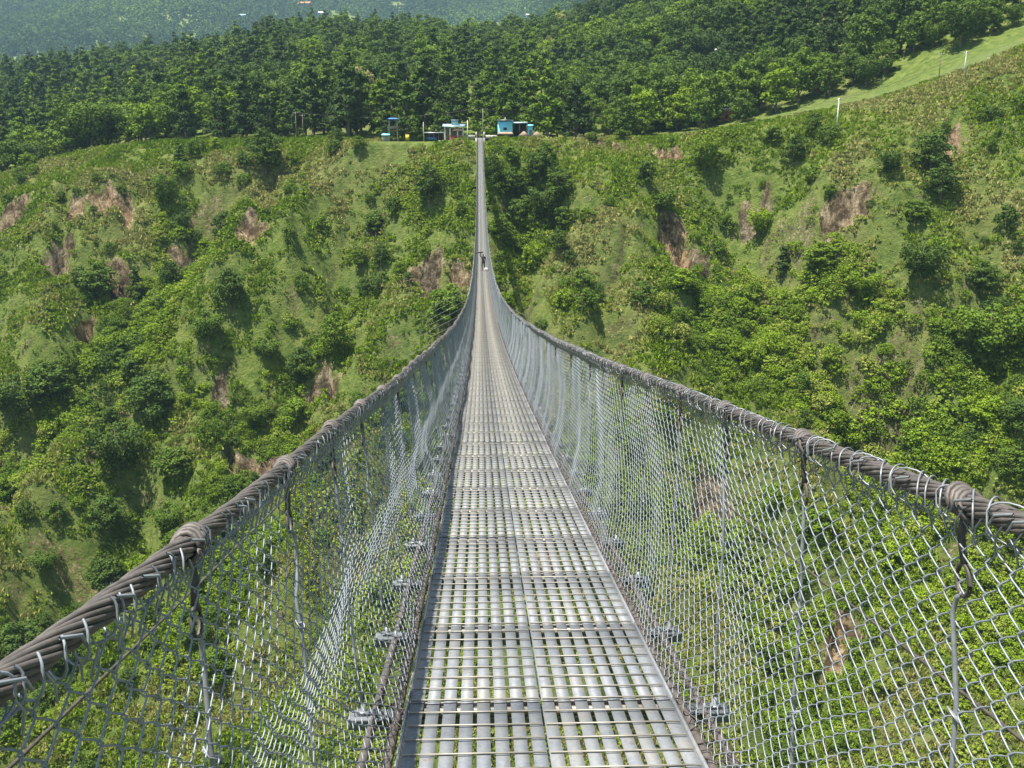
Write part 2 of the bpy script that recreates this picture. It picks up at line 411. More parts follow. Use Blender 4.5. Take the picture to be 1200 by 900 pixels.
BUSH = [species('bush', 3.2, 2.2, .0, 22, 95, .13, 121, 'round', .06, 3), species('bush', 2.6, 2.4, .0, 24, 90, .13, 122, 'round', .06, 3), species('bush', 3.8, 1.9, .05, 24, 90, .13, 123, 'round', .07, 3)]
def low(name, h, rad, blobs, per, size, seed, shape='round'):
    return crown_mesh(name, 0.0, h, rad, blobs, per, size, seed, shape)
COVER = [low('cover', .8, 1.0, 5, 44, .12, 201), low('cover', .6, 1.3, 7, 36, .12, 202), low('cover', 1.3, 1.0, 6, 50, .13, 203), low('cover', .5, .8, 5, 30, .11, 204), low('cover', 1.9, 1.6, 16, 60, .11, 205)]
def tuft(name, seed, n=34, rad=.75, h=.55):
    g = np.random.default_rng(seed); P = g.normal(0, rad*.5, (n, 3)); P[:, 2] = 0; a = g.uniform(0, 6.28, n); w = g.uniform(.05, .11, n); hh = h*g.uniform(.5, 1.2, n); ln = g.normal(0, .22, (n, 2))
    U = np.stack([np.cos(a)*w, np.sin(a)*w, 0*a], -1); T = P + np.stack([ln[:, 0], ln[:, 1], hh], -1); M_ = (P*.4+T*.6) + np.stack([0*a, 0*a, hh*.12], -1)
    V = np.stack([P-U, P+U, M_+U*1.3, T, M_-U*1.3], 1).reshape(-1, 3); F = np.arange(5*n).reshape(n, 5)
    m = mesh_np(name, V, F); q = m.attributes.new('leafv', 'FLOAT', 'FACE'); q.data.foreach_set('value', g.uniform(0, 1, n).astype(np.float32)); m.materials.append(LEAF); return m
TUFT = [tuft('tuft', 221), tuft('tuft', 222, 44, 1.0, .45), tuft('tuft', 223, 26, .6, .75)]
FARTREE = [low('fartree', 10, 4.6, 8, 22, 1.0, 211), low('fartree', 12, 4.2, 9, 22, 1.0, 212), low('fartree', 9, 5.4, 9, 22, 1.05, 213)]

def scatter(name, P, S, RZ, I, T, protos, label, cat):
    col = bpy.data.collections.new(name+'_kinds')
    for k, m_ in enumerate(protos):
        o = bpy.data.objects.new('kind_%02d_%s' % (k, name), m_); col.objects.link(o)
    me = bpy.data.meshes.new(name); me.vertices.add(len(P)); me.vertices.foreach_set('co', np.asarray(P, np.float32).ravel())
    for nm, ty, v in (('size', 'FLOAT', S), ('spin', 'FLOAT', RZ), ('tint', 'FLOAT', T), ('pick', 'INT', I)):
        a = me.attributes.new(nm, ty, 'POINT'); a.data.foreach_set('value', np.asarray(v, np.float32 if ty == 'FLOAT' else np.int32))
    me.materials.append(LEAF)
    ob = bpy.data.objects.new(name, me); C.objects.link(ob)
    ng = bpy.data.node_groups.new(name, 'GeometryNodeTree')
    ng.interface.new_socket('Geometry', in_out='INPUT', socket_type='NodeSocketGeometry'); ng.interface.new_socket('Geometry', in_out='OUTPUT', socket_type='NodeSocketGeometry')
    nn = ng.nodes; L = ng.links.new
    gi = nn.new('NodeGroupInput'); go = nn.new('NodeGroupOutput'); ip = nn.new('GeometryNodeInstanceOnPoints'); ci = nn.new('GeometryNodeCollectionInfo')
    ci.inputs['Collection'].default_value = col; ci.inputs['Separate Children'].default_value = True; ci.inputs['Reset Children'].default_value = True
    def na(nm, ty):
        n = nn.new('GeometryNodeInputNamedAttribute'); n.data_type = ty; n.inputs[0].default_value = nm; return n.outputs[0]
    cx = nn.new('ShaderNodeCombineXYZ'); L(na('spin', 'FLOAT'), cx.inputs[2]); cs = nn.new('ShaderNodeCombineXYZ'); s_ = na('size', 'FLOAT')
    for k in range(3): L(s_, cs.inputs[k])
    L(gi.outputs[0], ip.inputs['Points']); L(ci.outputs[0], ip.inputs['Instance']); ip.inputs['Pick Instance'].default_value = True
    L(na('pick', 'INT'), ip.inputs['Instance Index']); L(cx.outputs[0], ip.inputs['Rotation']); L(cs.outputs[0], ip.inputs['Scale']); L(ip.outputs[0], go.inputs[0])
    md = ob.modifiers.new('scatter', 'NODES'); md.node_group = ng
    tag(ob, label, cat, kind='stuff'); return ob

def plant(sp, x, y, s, tint, label, cat, group=None, z=None, sxy=1.0, name=None, rz=None):
    z = float(H(x, y)) if z is None else z
    o = empty(name or sp['name'], (x, y, z-.15), rz if rz is not None else random.uniform(0, 6.28), (s*sxy, s*sxy, s))
    c = bpy.data.objects.new('crown', sp['crown']); C.objects.link(c); c.parent = o; c['tint'] = float(tint)
    t = bpy.data.objects.new('trunk' if sp['h'] > 5 else 'stem', sp['trunk']); C.objects.link(t); t.parent = o
    tag(o, label, cat, group); return o

# --- trees and bushes one can tell apart, each standing on the slope: foot px, foot py, height px, width px, species, tint, label
PL = [
 (312, 206, 58, 46, BROAD[0], .08, 'big dark tree standing alone on the grassy rim', 'broadleaf_tree'),
 (211, 194, 32, 22, CONIC[0], .2, 'small dark conical tree on the grassy rim, apart from the forest', 'conical_tree'),
 (253, 176, 18, 16, BROAD[3], .75, 'tiny pale green round tree at the forest edge', 'broadleaf_tree'),
 (194, 244, 44, 34, BROAD[2], .3, 'blue-green spreading tree below the crest of the left ridge', 'broadleaf_tree'),
 (503, 238, 50, 38, BROAD[1], .05, 'dark grey-green tree on open grass left of the bridge', 'broadleaf_tree'),
 (462, 252, 26, 26, BROAD[3], .15, 'dark rounded shrub left of the grey-green tree', 'bush'),
 (441, 278, 34, 32, BROAD[0], .25, 'dark green tree below the dark rounded shrub', 'broadleaf_tree'),
 (420, 176, 20, 18, BROAD[3], .4, 'small round tree below the blue-roofed lookout', 'broadleaf_tree'),
 (392, 182, 22, 22, BROAD[3], .3, 'small green tree beside the rim path near the poles', 'broadleaf_tree'),
 (270, 362, 52, 40, BROAD[0], .12, 'dark tree under the grey overhanging rock', 'broadleaf_tree'),
 (160, 352, 52, 26, CONIC[1], .2, 'narrow dark tree between two rock faces on the left slope', 'conical_tree'),
 (118, 352, 50, 46, BROAD[1], .22, 'leafy dark tree beside the reddish rock face', 'broadleaf_tree'),
 (245, 402, 40, 44, BROAD[2], .3, 'spreading tree on the slope below the overhang', 'broadleaf_tree'),
 (393, 418, 60, 36, BROAD[1], .45, 'bright-topped tree in the middle of the left slope', 'broadleaf_tree'),
 (340, 282, 20, 22, BUSH[0], .3, 'dark bush high on the left slope', 'bush'),
 (352, 340, 24, 24, BUSH[1], .4, 'green bush on the dry grass of the left slope', 'bush'),
 (527, 388, 60, 56, BROAD[0], .42, 'large round tree close to the left side of the bridge', 'broadleaf_tree'),
 (22, 500, 66, 60, BROAD[2], .1, 'dark tree in the hollow at the left edge', 'broadleaf_tree'),
 (58, 476, 60, 56, BROAD[1], .2, 'tall green tree in the hollow at the left edge', 'broadleaf_tree'),
 (180, 498, 70, 60, BROAD[0], .12, 'dark bushy tree in the ravine of the left slope', 'broadleaf_tree'),
 (140, 560, 72, 62, BROAD[2], .08, 'dark grey-green tree low in the left ravine', 'broadleaf_tree'),
 (205, 560, 44, 46, BROAD[3], .3, 'round tree above the orange rock face', 'broadleaf_tree'),
 (126, 626, 52, 48, BROAD[0], .16, 'round dark tree on the lower left slope', 'broadleaf_tree'),
 (126, 694, 50, 44, BROAD[3], .06, 'small dark grey tree standing above the left railing', 'broadleaf_tree'),
 (24, 780, 62, 62, BROAD[0], .06, 'dark tree at the bottom left corner above the railing', 'broadleaf_tree'),
 (68, 612, 30, 26, BUSH[2], .25, 'narrow bush on pale grass of the lower left slope', 'bush'),
 (30, 610, 30, 28, BUSH[0], .2, 'dark bush near the left edge below the hollow', 'bush'),
 (348, 500, 40, 40, BROAD[3], .5, 'yellow-green tree above the left railing', 'broadleaf_tree'),
 (250, 520, 34, 40, BUSH[1], .35, 'green bush beside the dark rock of the left slope', 'bush'),
 (600, 232, 40, 34, BROAD[1], .15, 'dark tree in the gully next to the bridge walkway', 'broadleaf_tree'),
 (632, 215, 44, 40, BROAD[0], .12, 'dark tree at the top of the bridge-side gully', 'broadleaf_tree'),
 (655, 235, 44, 36, BROAD[1], .2, 'tall tree on the right flank of the bridge-side gully', 'broadleaf_tree'),
 (640, 262, 48, 44, BROAD[2], .1, 'darkest tree in the middle of the bridge-side gully', 'broadleaf_tree'),
 (612, 268, 42, 38, BROAD[0], .18, 'leafy tree low in the bridge-side gully', 'broadleaf_tree'),
 (660, 272, 36, 30, BROAD[3], .25, 'small tree at the foot of the bridge-side gully', 'broadleaf_tree'),
 (598, 190, 22, 22, BROAD[3], .4, 'small light tree just below the thatched huts', 'broadleaf_tree'),
 (640, 188, 26, 28, BROAD[3], .35, 'small tree below the right-hand thatched hut', 'broadleaf_tree'),
 (625, 312, 34, 36, BUSH[0], .7, 'bright bush under the bridge-side gully', 'bush'),
 (757, 214, 30, 28, BROAD[3], .12, 'dark round shrub on the dry slope under the red bank', 'bush'),
 (775, 252, 34, 40, BROAD[2], .3, 'tree growing on top of the orange cliff', 'broadleaf_tree'),
 (825, 204, 48, 38, BROAD[2], .5, 'spreading tree with a pale trunk right of the red earth bank', 'broadleaf_tree'),
 (728, 164, 34, 24, CONIC[1], .35, 'conical tree at the forest edge above the red bank', 'conical_tree'),
 (800, 342, 34, 32, BROAD[3], .72, 'bright green round bush under the orange cliff', 'bush'),
 (774, 366, 28, 30, BUSH[0], .8, 'yellow-green bush left of the bright green round bush', 'bush'),
 (771, 392, 26, 28, BUSH[1], .78, 'low yellow-green bush on the grassy spur', 'bush'),
 (797, 402, 28, 32, BUSH[0], .85, 'yellowish bush lowest on the grassy spur', 'bush'),
 (841, 414, 26, 26, BUSH[2], .4, 'mid green bush right of the yellowish bush', 'bush'),
 (931, 192, 38, 28, BROAD[0], .08, 'dark tree in the notch of the rim below the utility pole', 'broadleaf_tree'),
 (953, 160, 34, 24, BROAD[3], .2, 'round tree left of the white utility pole', 'broadleaf_tree'),
 (905, 168, 24, 26, BROAD[3], .3, 'small tree on the strip of grass beside the forest', 'broadleaf_tree'),
 (890, 280, 40, 34, BROAD[2], .7, 'bright leafy tree over the grey rock', 'broadleaf_tree'),
 (917, 322, 44, 26, CONIC[1], .05, 'dark narrow tree in the right-hand ravine', 'conical_tree'),
 (1090, 205, 58, 52, BROAD[0], .15, 'big dark leafy tree on the right hillside', 'broadleaf_tree'),
 (1102, 234, 48, 44, BROAD[1], .1, 'dark tree just below the big leafy tree on the right hillside', 'broadleaf_tree'),
 (1042, 208, 36, 34, BROAD[2], .06, 'dark low tree left of the big leafy tree on the hillside', 'broadleaf_tree'),
 (1072, 262, 34, 36, BROAD[3], .35, 'green tree under the two dark hillside trees', 'broadleaf_tree'),
 (1078, 334, 56, 56, BROAD[2], .08, 'dark spreading tree in the middle of the right hillside', 'broadleaf_tree'),
 (1155, 428, 80, 84, BROAD[2], .4, 'large spreading tree with a pale trunk near the right edge', 'broadleaf_tree'),
 (1150, 345, 46, 40, BROAD[1], .15, 'blue-green tree above the large spreading tree', 'broadleaf_tree'),
 (960, 318, 40, 44, BROAD[1], .5, 'green tree beneath the tan rock face', 'broadleaf_tree'),
 (1010, 350, 36, 46, BROAD[2], .6, 'light green tree right of the dark ravine', 'broadleaf_tree'),
 (940, 460, 30, 26, BROAD[3], .3, 'dark bush at the edge of the lush green band', 'bush'),
 (944, 500, 26, 22, BUSH[2], .2, 'small dark bush on the lower grassy spur', 'bush'),
 (1190, 510, 52, 46, BROAD[0], .12, 'dark tree at the right edge above the railing', 'broadleaf_tree'),
 (1185, 560, 46, 44, BROAD[1], .3, 'grey-green tree close above the right railing', 'broadleaf_tree'),
 (1160, 140, 18, 30, BUSH[1], .1, 'dark bush high on the right hillside', 'bush'),
 (700, 350, 22, 24, BUSH[1], .2, 'dark bush right of the bridge on the tan slope', 'bush'),
 (660, 360, 26, 30, BUSH[0], .75, 'bright bush right of the bridge shadow', 'bush'),
 (905, 385, 30, 30, BUSH[2], .4, 'dark-edged bush above the mown looking spur', 'bush'),
]
used_xy = []
for (px, py, hp, wp, sp, tint, lab, nm) in PL:
    p = hit(px, py)
    if p is None: continue
    D = p[1]*math.cos(R(PITCH))-p[2]*math.sin(R(PITCH)); m = D/FPX
    s = hp*m/(sp['h']*1.12); sxy = (wp*m/(2*sp['rad']*1.02))/s
    plant(sp, p[0], p[1], s, tint*.9+.09, lab, 'bush' if nm == 'bush' else 'tree', z=p[2], sxy=min(max(sxy, .6), 1.9), name=nm)
    used_xy.append((p[0], p[1], wp*m*.4))

def slope_field(n, seed):
    g = np.random.default_rng(seed)
    x = g.uniform(-175, 165, n); y = g.uniform(118, 318, n)
    d = base_h(x, y)[1]; return g, x, y, d
def near_line(x, y, ks): 
    r = np.full(x.shape, 1e9)
    for k in ks: r = np.minimum(r, seg_dist(x, y, GUL[k][0]))
    return r
# random bushes: 230 individuals, gathered in gullies
g, x, y, d = slope_field(2600, 77)
w = .15 + .9*np.exp(-(near_line(x, y, [0, 1, 2, 3, 4, 5, 6])/13)**2) + .5*sst(.05, .4, fbm(x/22, y/22, 141, 3))
_, rr_, _h_ = rocks(x, y)
ok = (d > 4)*(rr_ < .1)*~((np.abs(x+1) < 37)*(y > 243))*(g.random(len(x)) < w)*(np.abs(x) < .62*y+8)*(y > 128)
for (ux, uy, ur) in used_xy: ok &= np.hypot(x-ux, y-uy) > ur+1.5
for (cx, cy, rw, rd, hue, dep) in _CL: ok &= ~((np.abs(x-cx) < rw*1.25+1)*(y > cy-rd*1.2-5)*(y < cy+rd*1.2))
idx = np.nonzero(ok)[0]
order = idx[np.argsort(np.abs(y[idx]-215))][:0]
idx = idx[:235]
lush_x = GUL[1][0]
LUSH = float
for i in idx:
    lush = math.exp(-(float(seg_dist(x[i:i+1], y[i:i+1], GUL[1][0][2:])[0])/16)**2)
    gl = math.exp(-(float(near_line(x[i:i+1], y[i:i+1], [0, 3, 4, 5])[0])/12)**2)
    if lush > .4:
        sp = BUSH[i % 3]; s = random.uniform(.9, 1.7); tint = random.uniform(.55, .8); lab = 'bright green bush in the lush band of the right ravine'; gr = 'bushes of the lush ravine'
    elif gl > .45 and i % 3:
        sp = BROAD[i % 4]; s = random.uniform(.4, .75); tint = random.uniform(.1, .5); lab = 'small dark tree among others in the shaded gullies of the far slope'; gr = 'small gully trees'
    else:
        sp = BUSH[i % 3]; s = random.uniform(.7, 1.5); tint = random.uniform(.15, .6); lab = 'low round bush among the rough grass of the far slope'; gr = 'bushes on the far slope'
    plant(sp, x[i], y[i], s, tint, lab, 'tree' if 'tree' in lab else 'bush', gr, sxy=random.uniform(.9, 1.3))

# bushes growing round the rock faces
g9 = random.Random(8)
for (cx, cy, rw, rd, hue, dep) in _CL:
    for q in range(3 if rw > 5 else 1):
        up_ = q % 2 == 0; bx = cx + g9.uniform(-1, 1)*rw*(.9 if up_ else 1.2); by = cy + (rd*1.15+.8 if up_ else -rd*g9.uniform(.5, 1.3))
        plant(BUSH[q % 3] if q != 1 else BROAD[3], bx, by, g9.uniform(.5, .85) if q != 1 else .3, g9.uniform(.2, .6), 'bush clinging to the edge of a bare rock face', 'bush', 'bushes round the rock faces', sxy=g9.uniform(1, 1.5), name='bush')

def open_grass(x, y):
    r = 0*x
    for P_, w_ in GRASSY: r = np.maximum(r, np.exp(-(seg_dist(x, y, P_)/w_)**2))
    return r
def steepness(x, y):
    e_ = .9; return np.hypot(H(x+e_, y)-H(x-e_, y), H(x, y+e_)-H(x, y-e_))/(2*e_)
# ground cover (nobody could count it)
def cover(n, seed):
    g, x, y, d = slope_field(n, seed)
    _, rr_, _h = rocks(x, y)
    lush = np.exp(-(seg_dist(x, y, GUL[1][0][2:])/16)**2); gul = np.exp(-(near_line(x, y, [0, 2, 3, 4, 5, 6])/11)**2)
    patch = fbm(x/16, y/14, 151, 4); fine = fbm(x/5, y/5, 155, 3)
    dryp = fbm(x/26, y/20, 111, 4)
    dens = .30 + .65*lush + .55*gul + .75*sst(.05, .4, patch+.35*fine) - .25*sst(0, .5, dryp)
    grassy = sst(-6, 3, d)*1.0
    bare = (x > 40)*(d < 2)
    gs = open_grass(x, y); dens = dens*(1-.85*gs)
    ok = (g.random(n) < dens)*((rr_ < .3+.5*fine) | (g.random(n) < .10))*(d > -14)*(~bare)*(np.abs(x) < .66*y+12)
    ok &= ~((np.abs(x) < 32)*(y > 255)*(y < 282)); ok &= ~((x > 5)*(x < 24)*(y > 247)*(y < 282)); ok &= ~((np.abs(x) < 2.5)*(y > 244))
    x, y, d, lush, gul, patch, fine, dryp = [a[ok] for a in (x, y, d, lush, gul, patch, fine, dryp)]
    k_ = (steepness(x, y) < 1.9) | (g.random(len(x)) < .3)
    x, y, d, lush, gul, patch, fine, dryp = [a[k_] for a in (x, y, d, lush, gul, patch, fine, dryp)]
    n = len(x); z = H(x, y)
    s = g.uniform(.45, 1.15, n)*(1+.55*lush+.5*gul+.5*np.clip(patch, -.5, 1))*(1-.35*gs[ok][k_]); s *= (1-.35*sst(6, -6, d))
    t = .76 + .38*fine + .3*dryp + .06*lush - .22*gul + g.normal(0, .12, n)
    t = np.where(t > .84, .84-.1*g.random(n), t)
    I = np.where((lush+gul > .5)*(g.random(n) < .55), 4, g.integers(0, 4, n)); I = np.where((patch > .1)*(g.random(n) < .3), 2, I)
    return np.stack([x, y, z-.12*s], -1), s, g.uniform(0, 6.28, n), I, np.clip(t, .02, .98)
P, S, RZ, I, T = cover(95000, 5)
scatter('undergrowth', P, S, RZ, I, T, COVER, 'rough grass, ferns and low scrub covering the far slope', 'undergrowth')

def grass(n, seed):
    g, x, y, d = slope_field(n, seed)
    _, rr_, _h = rocks(x, y)
    ok = (rr_ < .3)*(d > np.where(x > 42, -6+5*fbm(x/6, y/6, 261, 3), -22))*(np.abs(x) < .64*y+10)*(g.random(n) < .75+.4*fbm(x/6, y/6, 163, 2))*(y > 128)
    ok &= ~((np.abs(x) < 2)*(y > 246)); ok &= ~((np.abs(x) < 30)*(y > 258.5)*(y < 280))
    ok[ok] = steepness(x[ok], y[ok]) < 1.8
    x = x[ok]; y = y[ok]; n = len(x); dryp = fbm(x/26, y/20, 111, 4)
    t = np.clip(.80 + .25*fbm(x/7, y/7, 165, 3) + .35*dryp + g.normal(0, .05, n), .4, .92)
    return np.stack([x, y, H(x, y)-.06], -1), g.uniform(.6, 1.4, n), g.uniform(0, 6.28, n), g.integers(0, 3, n), t
P, S, RZ, I, T = grass(150000, 9)
scatter('long_grass', P, S, RZ, I, T, TUFT, 'long green and straw coloured grass on the far slope', 'grass')

# forest beyond the rim
def forest(n, seed, y0, y1):
    g = np.random.default_rng(seed); u = g.random(n)
    y = np.sqrt(y0**2 + u*(y1**2-y0**2)); x = g.uniform(-1, 1, n)*(.60*y+25)+.035*y
    return g, x, y
g, x, y = forest(26000, 301, 262, 1050)
d = base_h(x, y)[1]; e = -d
edge = 7 + 6*fbm(x/25, y*0, 171, 2) + 6*sst(30, 60, x)+20*sst(62, 95, x)*(1-sst(150, 190, x)) - 2*sst(-60, -100, x)
ok = (e > edge)*(g.random(len(x)) > fieldness(x, y)*.95)*~((np.abs(x) < 33)*(y < 276))
for (px, py, w_) in ((853, 140, 14), (806, 97, 9), (842, 74, 8)):
    p = hit(px, py); hw = w_*p[1]/FPX*.55
    ok &= ~((np.abs(x-p[0]*y/p[1]) < hw)*(y > p[1]-30)*(y < p[1]+5))
# thin to a minimum spacing
cell = {}; keep = []
for i in np.nonzero(ok)[0]:
    r = 5.3 if y[i] < 600 else 6.2
    k = (int(x[i]//r), int(y[i]//r))
    if any((k[0]+a, k[1]+b) in cell and math.hypot(cell[(k[0]+a, k[1]+b)][0]-x[i], cell[(k[0]+a, k[1]+b)][1]-y[i]) < r for a in (-1, 0, 1) for b in (-1, 0, 1)): continue
    cell[k] = (x[i], y[i]); keep.append(i)
keep = np.array(keep); x = x[keep]; y = y[keep]; e = e[keep]; n = len(keep)
z = H(x, y); tint = np.clip(.29 + .42*fbm(x/40, y/40, 181, 3) + g.normal(0, .16, n), .02, .9)
con = fbm(x/60+9, y/60, 191, 3) + .25*sst(-20, -140, x) > .15
sz = g.uniform(.75, 1.45, n)*(1.1+.3*fbm(x/30, y/30, 195, 2))
front = np.argsort(e + g.uniform(0, 4, n) + 2000*(np.abs(x-.035*y) > .585*y))[:290]
isf = np.zeros(n, bool); isf[front] = True
for i in front:
    if con[i]:
        plant(CONIC[i % 2], x[i], y[i], sz[i], tint[i], 'tall tapering dark tree at the front of the forest above the rim', 'tree', 'tapering trees along the forest edge', z=z[i]-.3)
    else:
        plant(BROAD[i % 4], x[i], y[i], sz[i]*.92, tint[i]+.05, 'round-crowned broadleaf tree at the front of the forest above the rim', 'tree', 'broadleaf trees along the forest edge', z=z[i]-.3)
r_ = ~isf
TREES = [join_meshes('t%d' % k, [s['crown'], s['trunk']]) for k, s in enumerate(BROAD+CONIC)]
I = np.where(con, 4+(np.arange(n) % 2), np.arange(n) % 4)
scatter('forest', np.stack([x, y, z-.3], -1)[r_], sz[r_], g.uniform(0, 6.28, n)[r_], I[r_], tint[r_], TREES, 'dense green forest on the hillside behind the rim', 'forest')
g, x, y = forest(60000, 303, 1050, 3600)
ok = g.random(len(x)) > fieldness(x, y)*.97
x = x[ok]; y = y[ok]; n = len(x); z = H(x, y)
scatter('distant_forest', np.stack([x, y, z-.5], -1), g.uniform(.8, 1.35, n)*(1+y/4000), g.uniform(0, 6.28, n), g.integers(0, 3, n), np.clip(.27+.6*fbm(x/150, y/150, 197, 3)+g.normal(0, .08, n), .02, .7), FARTREE, 'hazy woods covering the distant hills', 'forest')

# ------------------------------------------------------------------ the bridge
A_, B_ = .178, .00075
Y0, Y1 = -24.0, 262.0
def dz(y): return -(1.65 + A_*y - B_*y*y)
def dslope(y): return -(A_ - 2*B_*y)
def sway(y):  # slight bow of the deck in plan
    return 0*y
def deck_mat():
    m, nt, b = mat('galvanized_deck')
    g_ = N(nt, 'ShaderNodeNewGeometry'); p = g_.outputs['Position']
    n = noise(nt, 6, 6, p, .7); n2 = noise(nt, 60, 3, p)
    c = ramp(nt, n, [(.3, (.135, .152, .178)), (.5, (.21, .225, .243)), (.72, (.255, .24, .205))])
    c = mixc(nt, .25, c, ramp(nt, n2, [(.3, (.12, .12, .12)), (.7, (.32, .32, .32))]))
    oi = N(nt, 'ShaderNodeObjectInfo'); c = mixc(nt, 1.0, c, ramp(nt, oi.outputs['Random'], [(0, (.90, .91, .93)), (1, (1.06, 1.05, 1.03))]), 'MULTIPLY')
    nr_ = noise(nt, 11, 8, p, .75); c = mixc(nt, ramp(nt, nr_, [(.60, (0, 0, 0)), (.70, (.75, .75, .75))]), c, (.13, .085, .05))
    nt.links.new(c, b.inputs['Base Color']); b.inputs['Metallic'].default_value = .12; b.inputs['Roughness'].default_value = .62
    return m
M_DECK = deck_mat()
M_BAR = simple('rod_steel', (.30, .275, .225), .5, .15, .25, 12)
M_NET = simple('galvanized_wire', (.265, .29, .315), .58, .35, .2, 20)
M_BEAM = simple('beam_steel', (.22, .23, .24), .45, .4, .25, 9)
M_ROPE = simple('wire_rope', (.115, .10, .09), .62, .3, .35, 30, .002)
M_BAND = simple('clamp_steel', (.36, .345, .33), .5, .45, .3, 25)
M_DARKW = simple('dark_wire', (.09, .075, .065), .6, .3, .35, 18)
M_SUSP = simple('suspender_steel', (.25, .26, .27), .5, .4, .3, 25)

bridge = empty('suspension_footbridge', (0, Y0, float(dz(Y0))))
tag(bridge, 'long steel suspension footbridge with chain-link sides crossing the deep green gorge', 'bridge')
OFF = np.array([0, Y0, dz(Y0)])
def bpart(mb, name, m, parent=None, smooth=False, kind=None, off=True):
    me = mb.mesh(name, smooth)
    if off:
        co = np.empty(len(me.vertices)*3, np.float32); me.vertices.foreach_get('co', co); co = co.reshape(-1, 3)-OFF; me.vertices.foreach_set('co', co.ravel().astype(np.float32))
    me.materials.append(m)
    o = bpy.data.objects.new(name, me); C.objects.link(o); o.parent = parent or bridge
    if kind: o['kind'] = kind
    return o
W2 = .55
BAY = .97
nb0 = int((Y0-0)//BAY)+1
bays = [k*BAY+.62 for k in range(int((Y0+.5)/BAY), int((Y1-1)/BAY))]
def frame_at(y):
    s = dslope(y); c = 1/math.sqrt(1+s*s); return np.array([[1, 0, 0], [0, c, -s*c], [0, s*c, c]])
def panel(mb, mr, y, side, detail, jit):
    """one grating panel, y..y+BAY, half width; strips along the walk, rods across"""
    yc = y+BAY/2; M = frame_at(yc); o = np.array([0, yc, dz(yc)]) + np.array([0, 0, jit])
    L = BAY*1.012
    x0, x1 = (-W2, -.004) if side < 0 else (.004, W2)
    n = 8 if detail else 4
    pit = (x1-x0)/(n-.25)
    for k in range(n):
        w = pit*.75
        cx = x0 + w/2 + k*(x1-x0-w)/(n-1)
        if (side < 0 and k == 0) or (side > 0 and k == n-1): w *= 1.15
        mb.box(o + M @ np.array([cx, 0, -.004*(k % 2)-.002]), (w, L-.012, .006), M=M)
    for e_ in (-1, 1):   # end bars under the strips
        mr.box(o + M @ np.array([(x0+x1)/2, e_*(L/2-.03), -.026]), (x1-x0-.01, .018, .03), M=M)
    nr = 8
    for k in range(nr):
        yy = -L/2 + (k+.12)*L/nr
        P = [o + M @ np.array([xx, yy+.002*math.sin(xx*31+y*7+k), .0075]) for xx in np.linspace(x0+.004, x1-.004, 2)]
        mr.tube(P, .0038, 5 if detail else 4)
    # edge angle on the outer side
    xe = -W2-.012 if side < 0 else W2+.012
    mb.box(o + M @ np.array([xe, 0, -.014]), (.010, L-.012, .045), M=M)
rest = MB(); rest_r = MB(); count = 0
for y in bays:
    for side in (-1, 1):
        jit = random.uniform(-.004, .004)
        if .5 < y < 50*BAY and count < 100:
            a, b_ = MB(), MB(); panel(a, b_, y, side, True, jit)
            o = bpart(a, 'grating_panel', M_DECK); bpart(b_, 'cross_rods', M_BAR, o); count += 1
        else: panel(rest, rest_r, y, side, False, jit)
o = bpart(rest, 'grating_panels', M_DECK, kind='stuff'); bpart(rest_r, 'cross_rods', M_BAR, o)

XL, XR, HL, HR = -.88, .80, 1.17, 1.24
def cable_pt(y, side):
    x = XL if side < 0 else XR; h = HL if side < 0 else HR
    y = np.asarray(y, float)
    wob = .012*np.sin(y*1.3+side)+.01*np.sin(y*.37)
    return np.stack([x + wob + 0*y, y, dz(y)+h], -1)
def foot_pt(y, side):
    y = np.asarray(y, float)
    return np.stack([side*(W2+.05) + 0*y, y, dz(y)-.045], -1)
# cross beams with projecting ends: 100 as parts
restb = MB(); cnt = 0
for y in bays:
    far = not (-1 < y < 99*BAY and cnt < 100)
    mb = restb if far else MB()
    M = frame_at(y); o = np.array([0, y, dz(y)-.075])
    for s in (-1, 1):
        mb.box(o + M @ np.array([s*0, s*.022, 0]), (1.62, .014, .055), M=M)      # twin angles back to back
        mb.box(o + M @ np.array([s*0, s*.035, .021]), (1.62, .030, .012), M=M)
    if not far:
        for s in (-1, 1):
            mb.tube([o+M@np.array([s*.75, 0, -.04]), o+M@np.array([s*.75, 0, .07])], .011, 6)
            mb.tube([o+M@np.array([s*.70, -.02, -.035]), o+M@np.array([s*.70, -.02, .055])], .009, 6)
            mb.box(o+M@np.array([s*.75, 0, .038]), (.05, .05, .008), M=M)
        bpart(mb, 'crossbeam', M_BEAM); cnt += 1
bpart(restb, 'crossbeams', M_BEAM, kind='stuff')

# main cables under the deck edges and lower lacing rope
for s in (-1, 1):
    for k in (0, 1):
        m_ = MB(); yy = np.arange(Y0, Y1+.1, 1.0)
        m_.tube(np.stack([s*(W2+.055+.10*k)+0*yy, yy, dz(yy)-.045-.02*k], -1), .020, 8)
        bpart(m_, 'deck_cable', M_ROPE, smooth=True)
# handrail cables: stranded rope
rail = {}
for s in (-1, 1):
    m_ = MB()
    yn = np.arange(-2.0, 22.0, .028)
    P = cable_pt(yn, s); n = len(P)
    for k in range(11):
        a = s*yn*2*math.pi/.62 + k*2*math.pi/11 + .25*np.sin(yn*4)
        rr = .0190 + .0020*np.sin(yn*7+k*2.1)
        Q = P + np.stack([np.cos(a)*rr, 0*a, np.sin(a)*rr], -1)
        m_.tube(Q, .0058, 6)
    m_.tube(P, .016, 6)
    yf = np.arange(21.9, Y1+2, .5); m_.tube(cable_pt(yf, s), .025, 7)
    yb = np.arange(Y0-3, -1.9, .5); m_.tube(cable_pt(yb, s), .030, 7)
    rail[s] = bpart(m_, 'handrail_cable', M_ROPE, smooth=True)
    rail[s]['label'] = 'twisted brown-grey handrail cable on the %s side of the walkway' % ('left' if s < 0 else 'right')

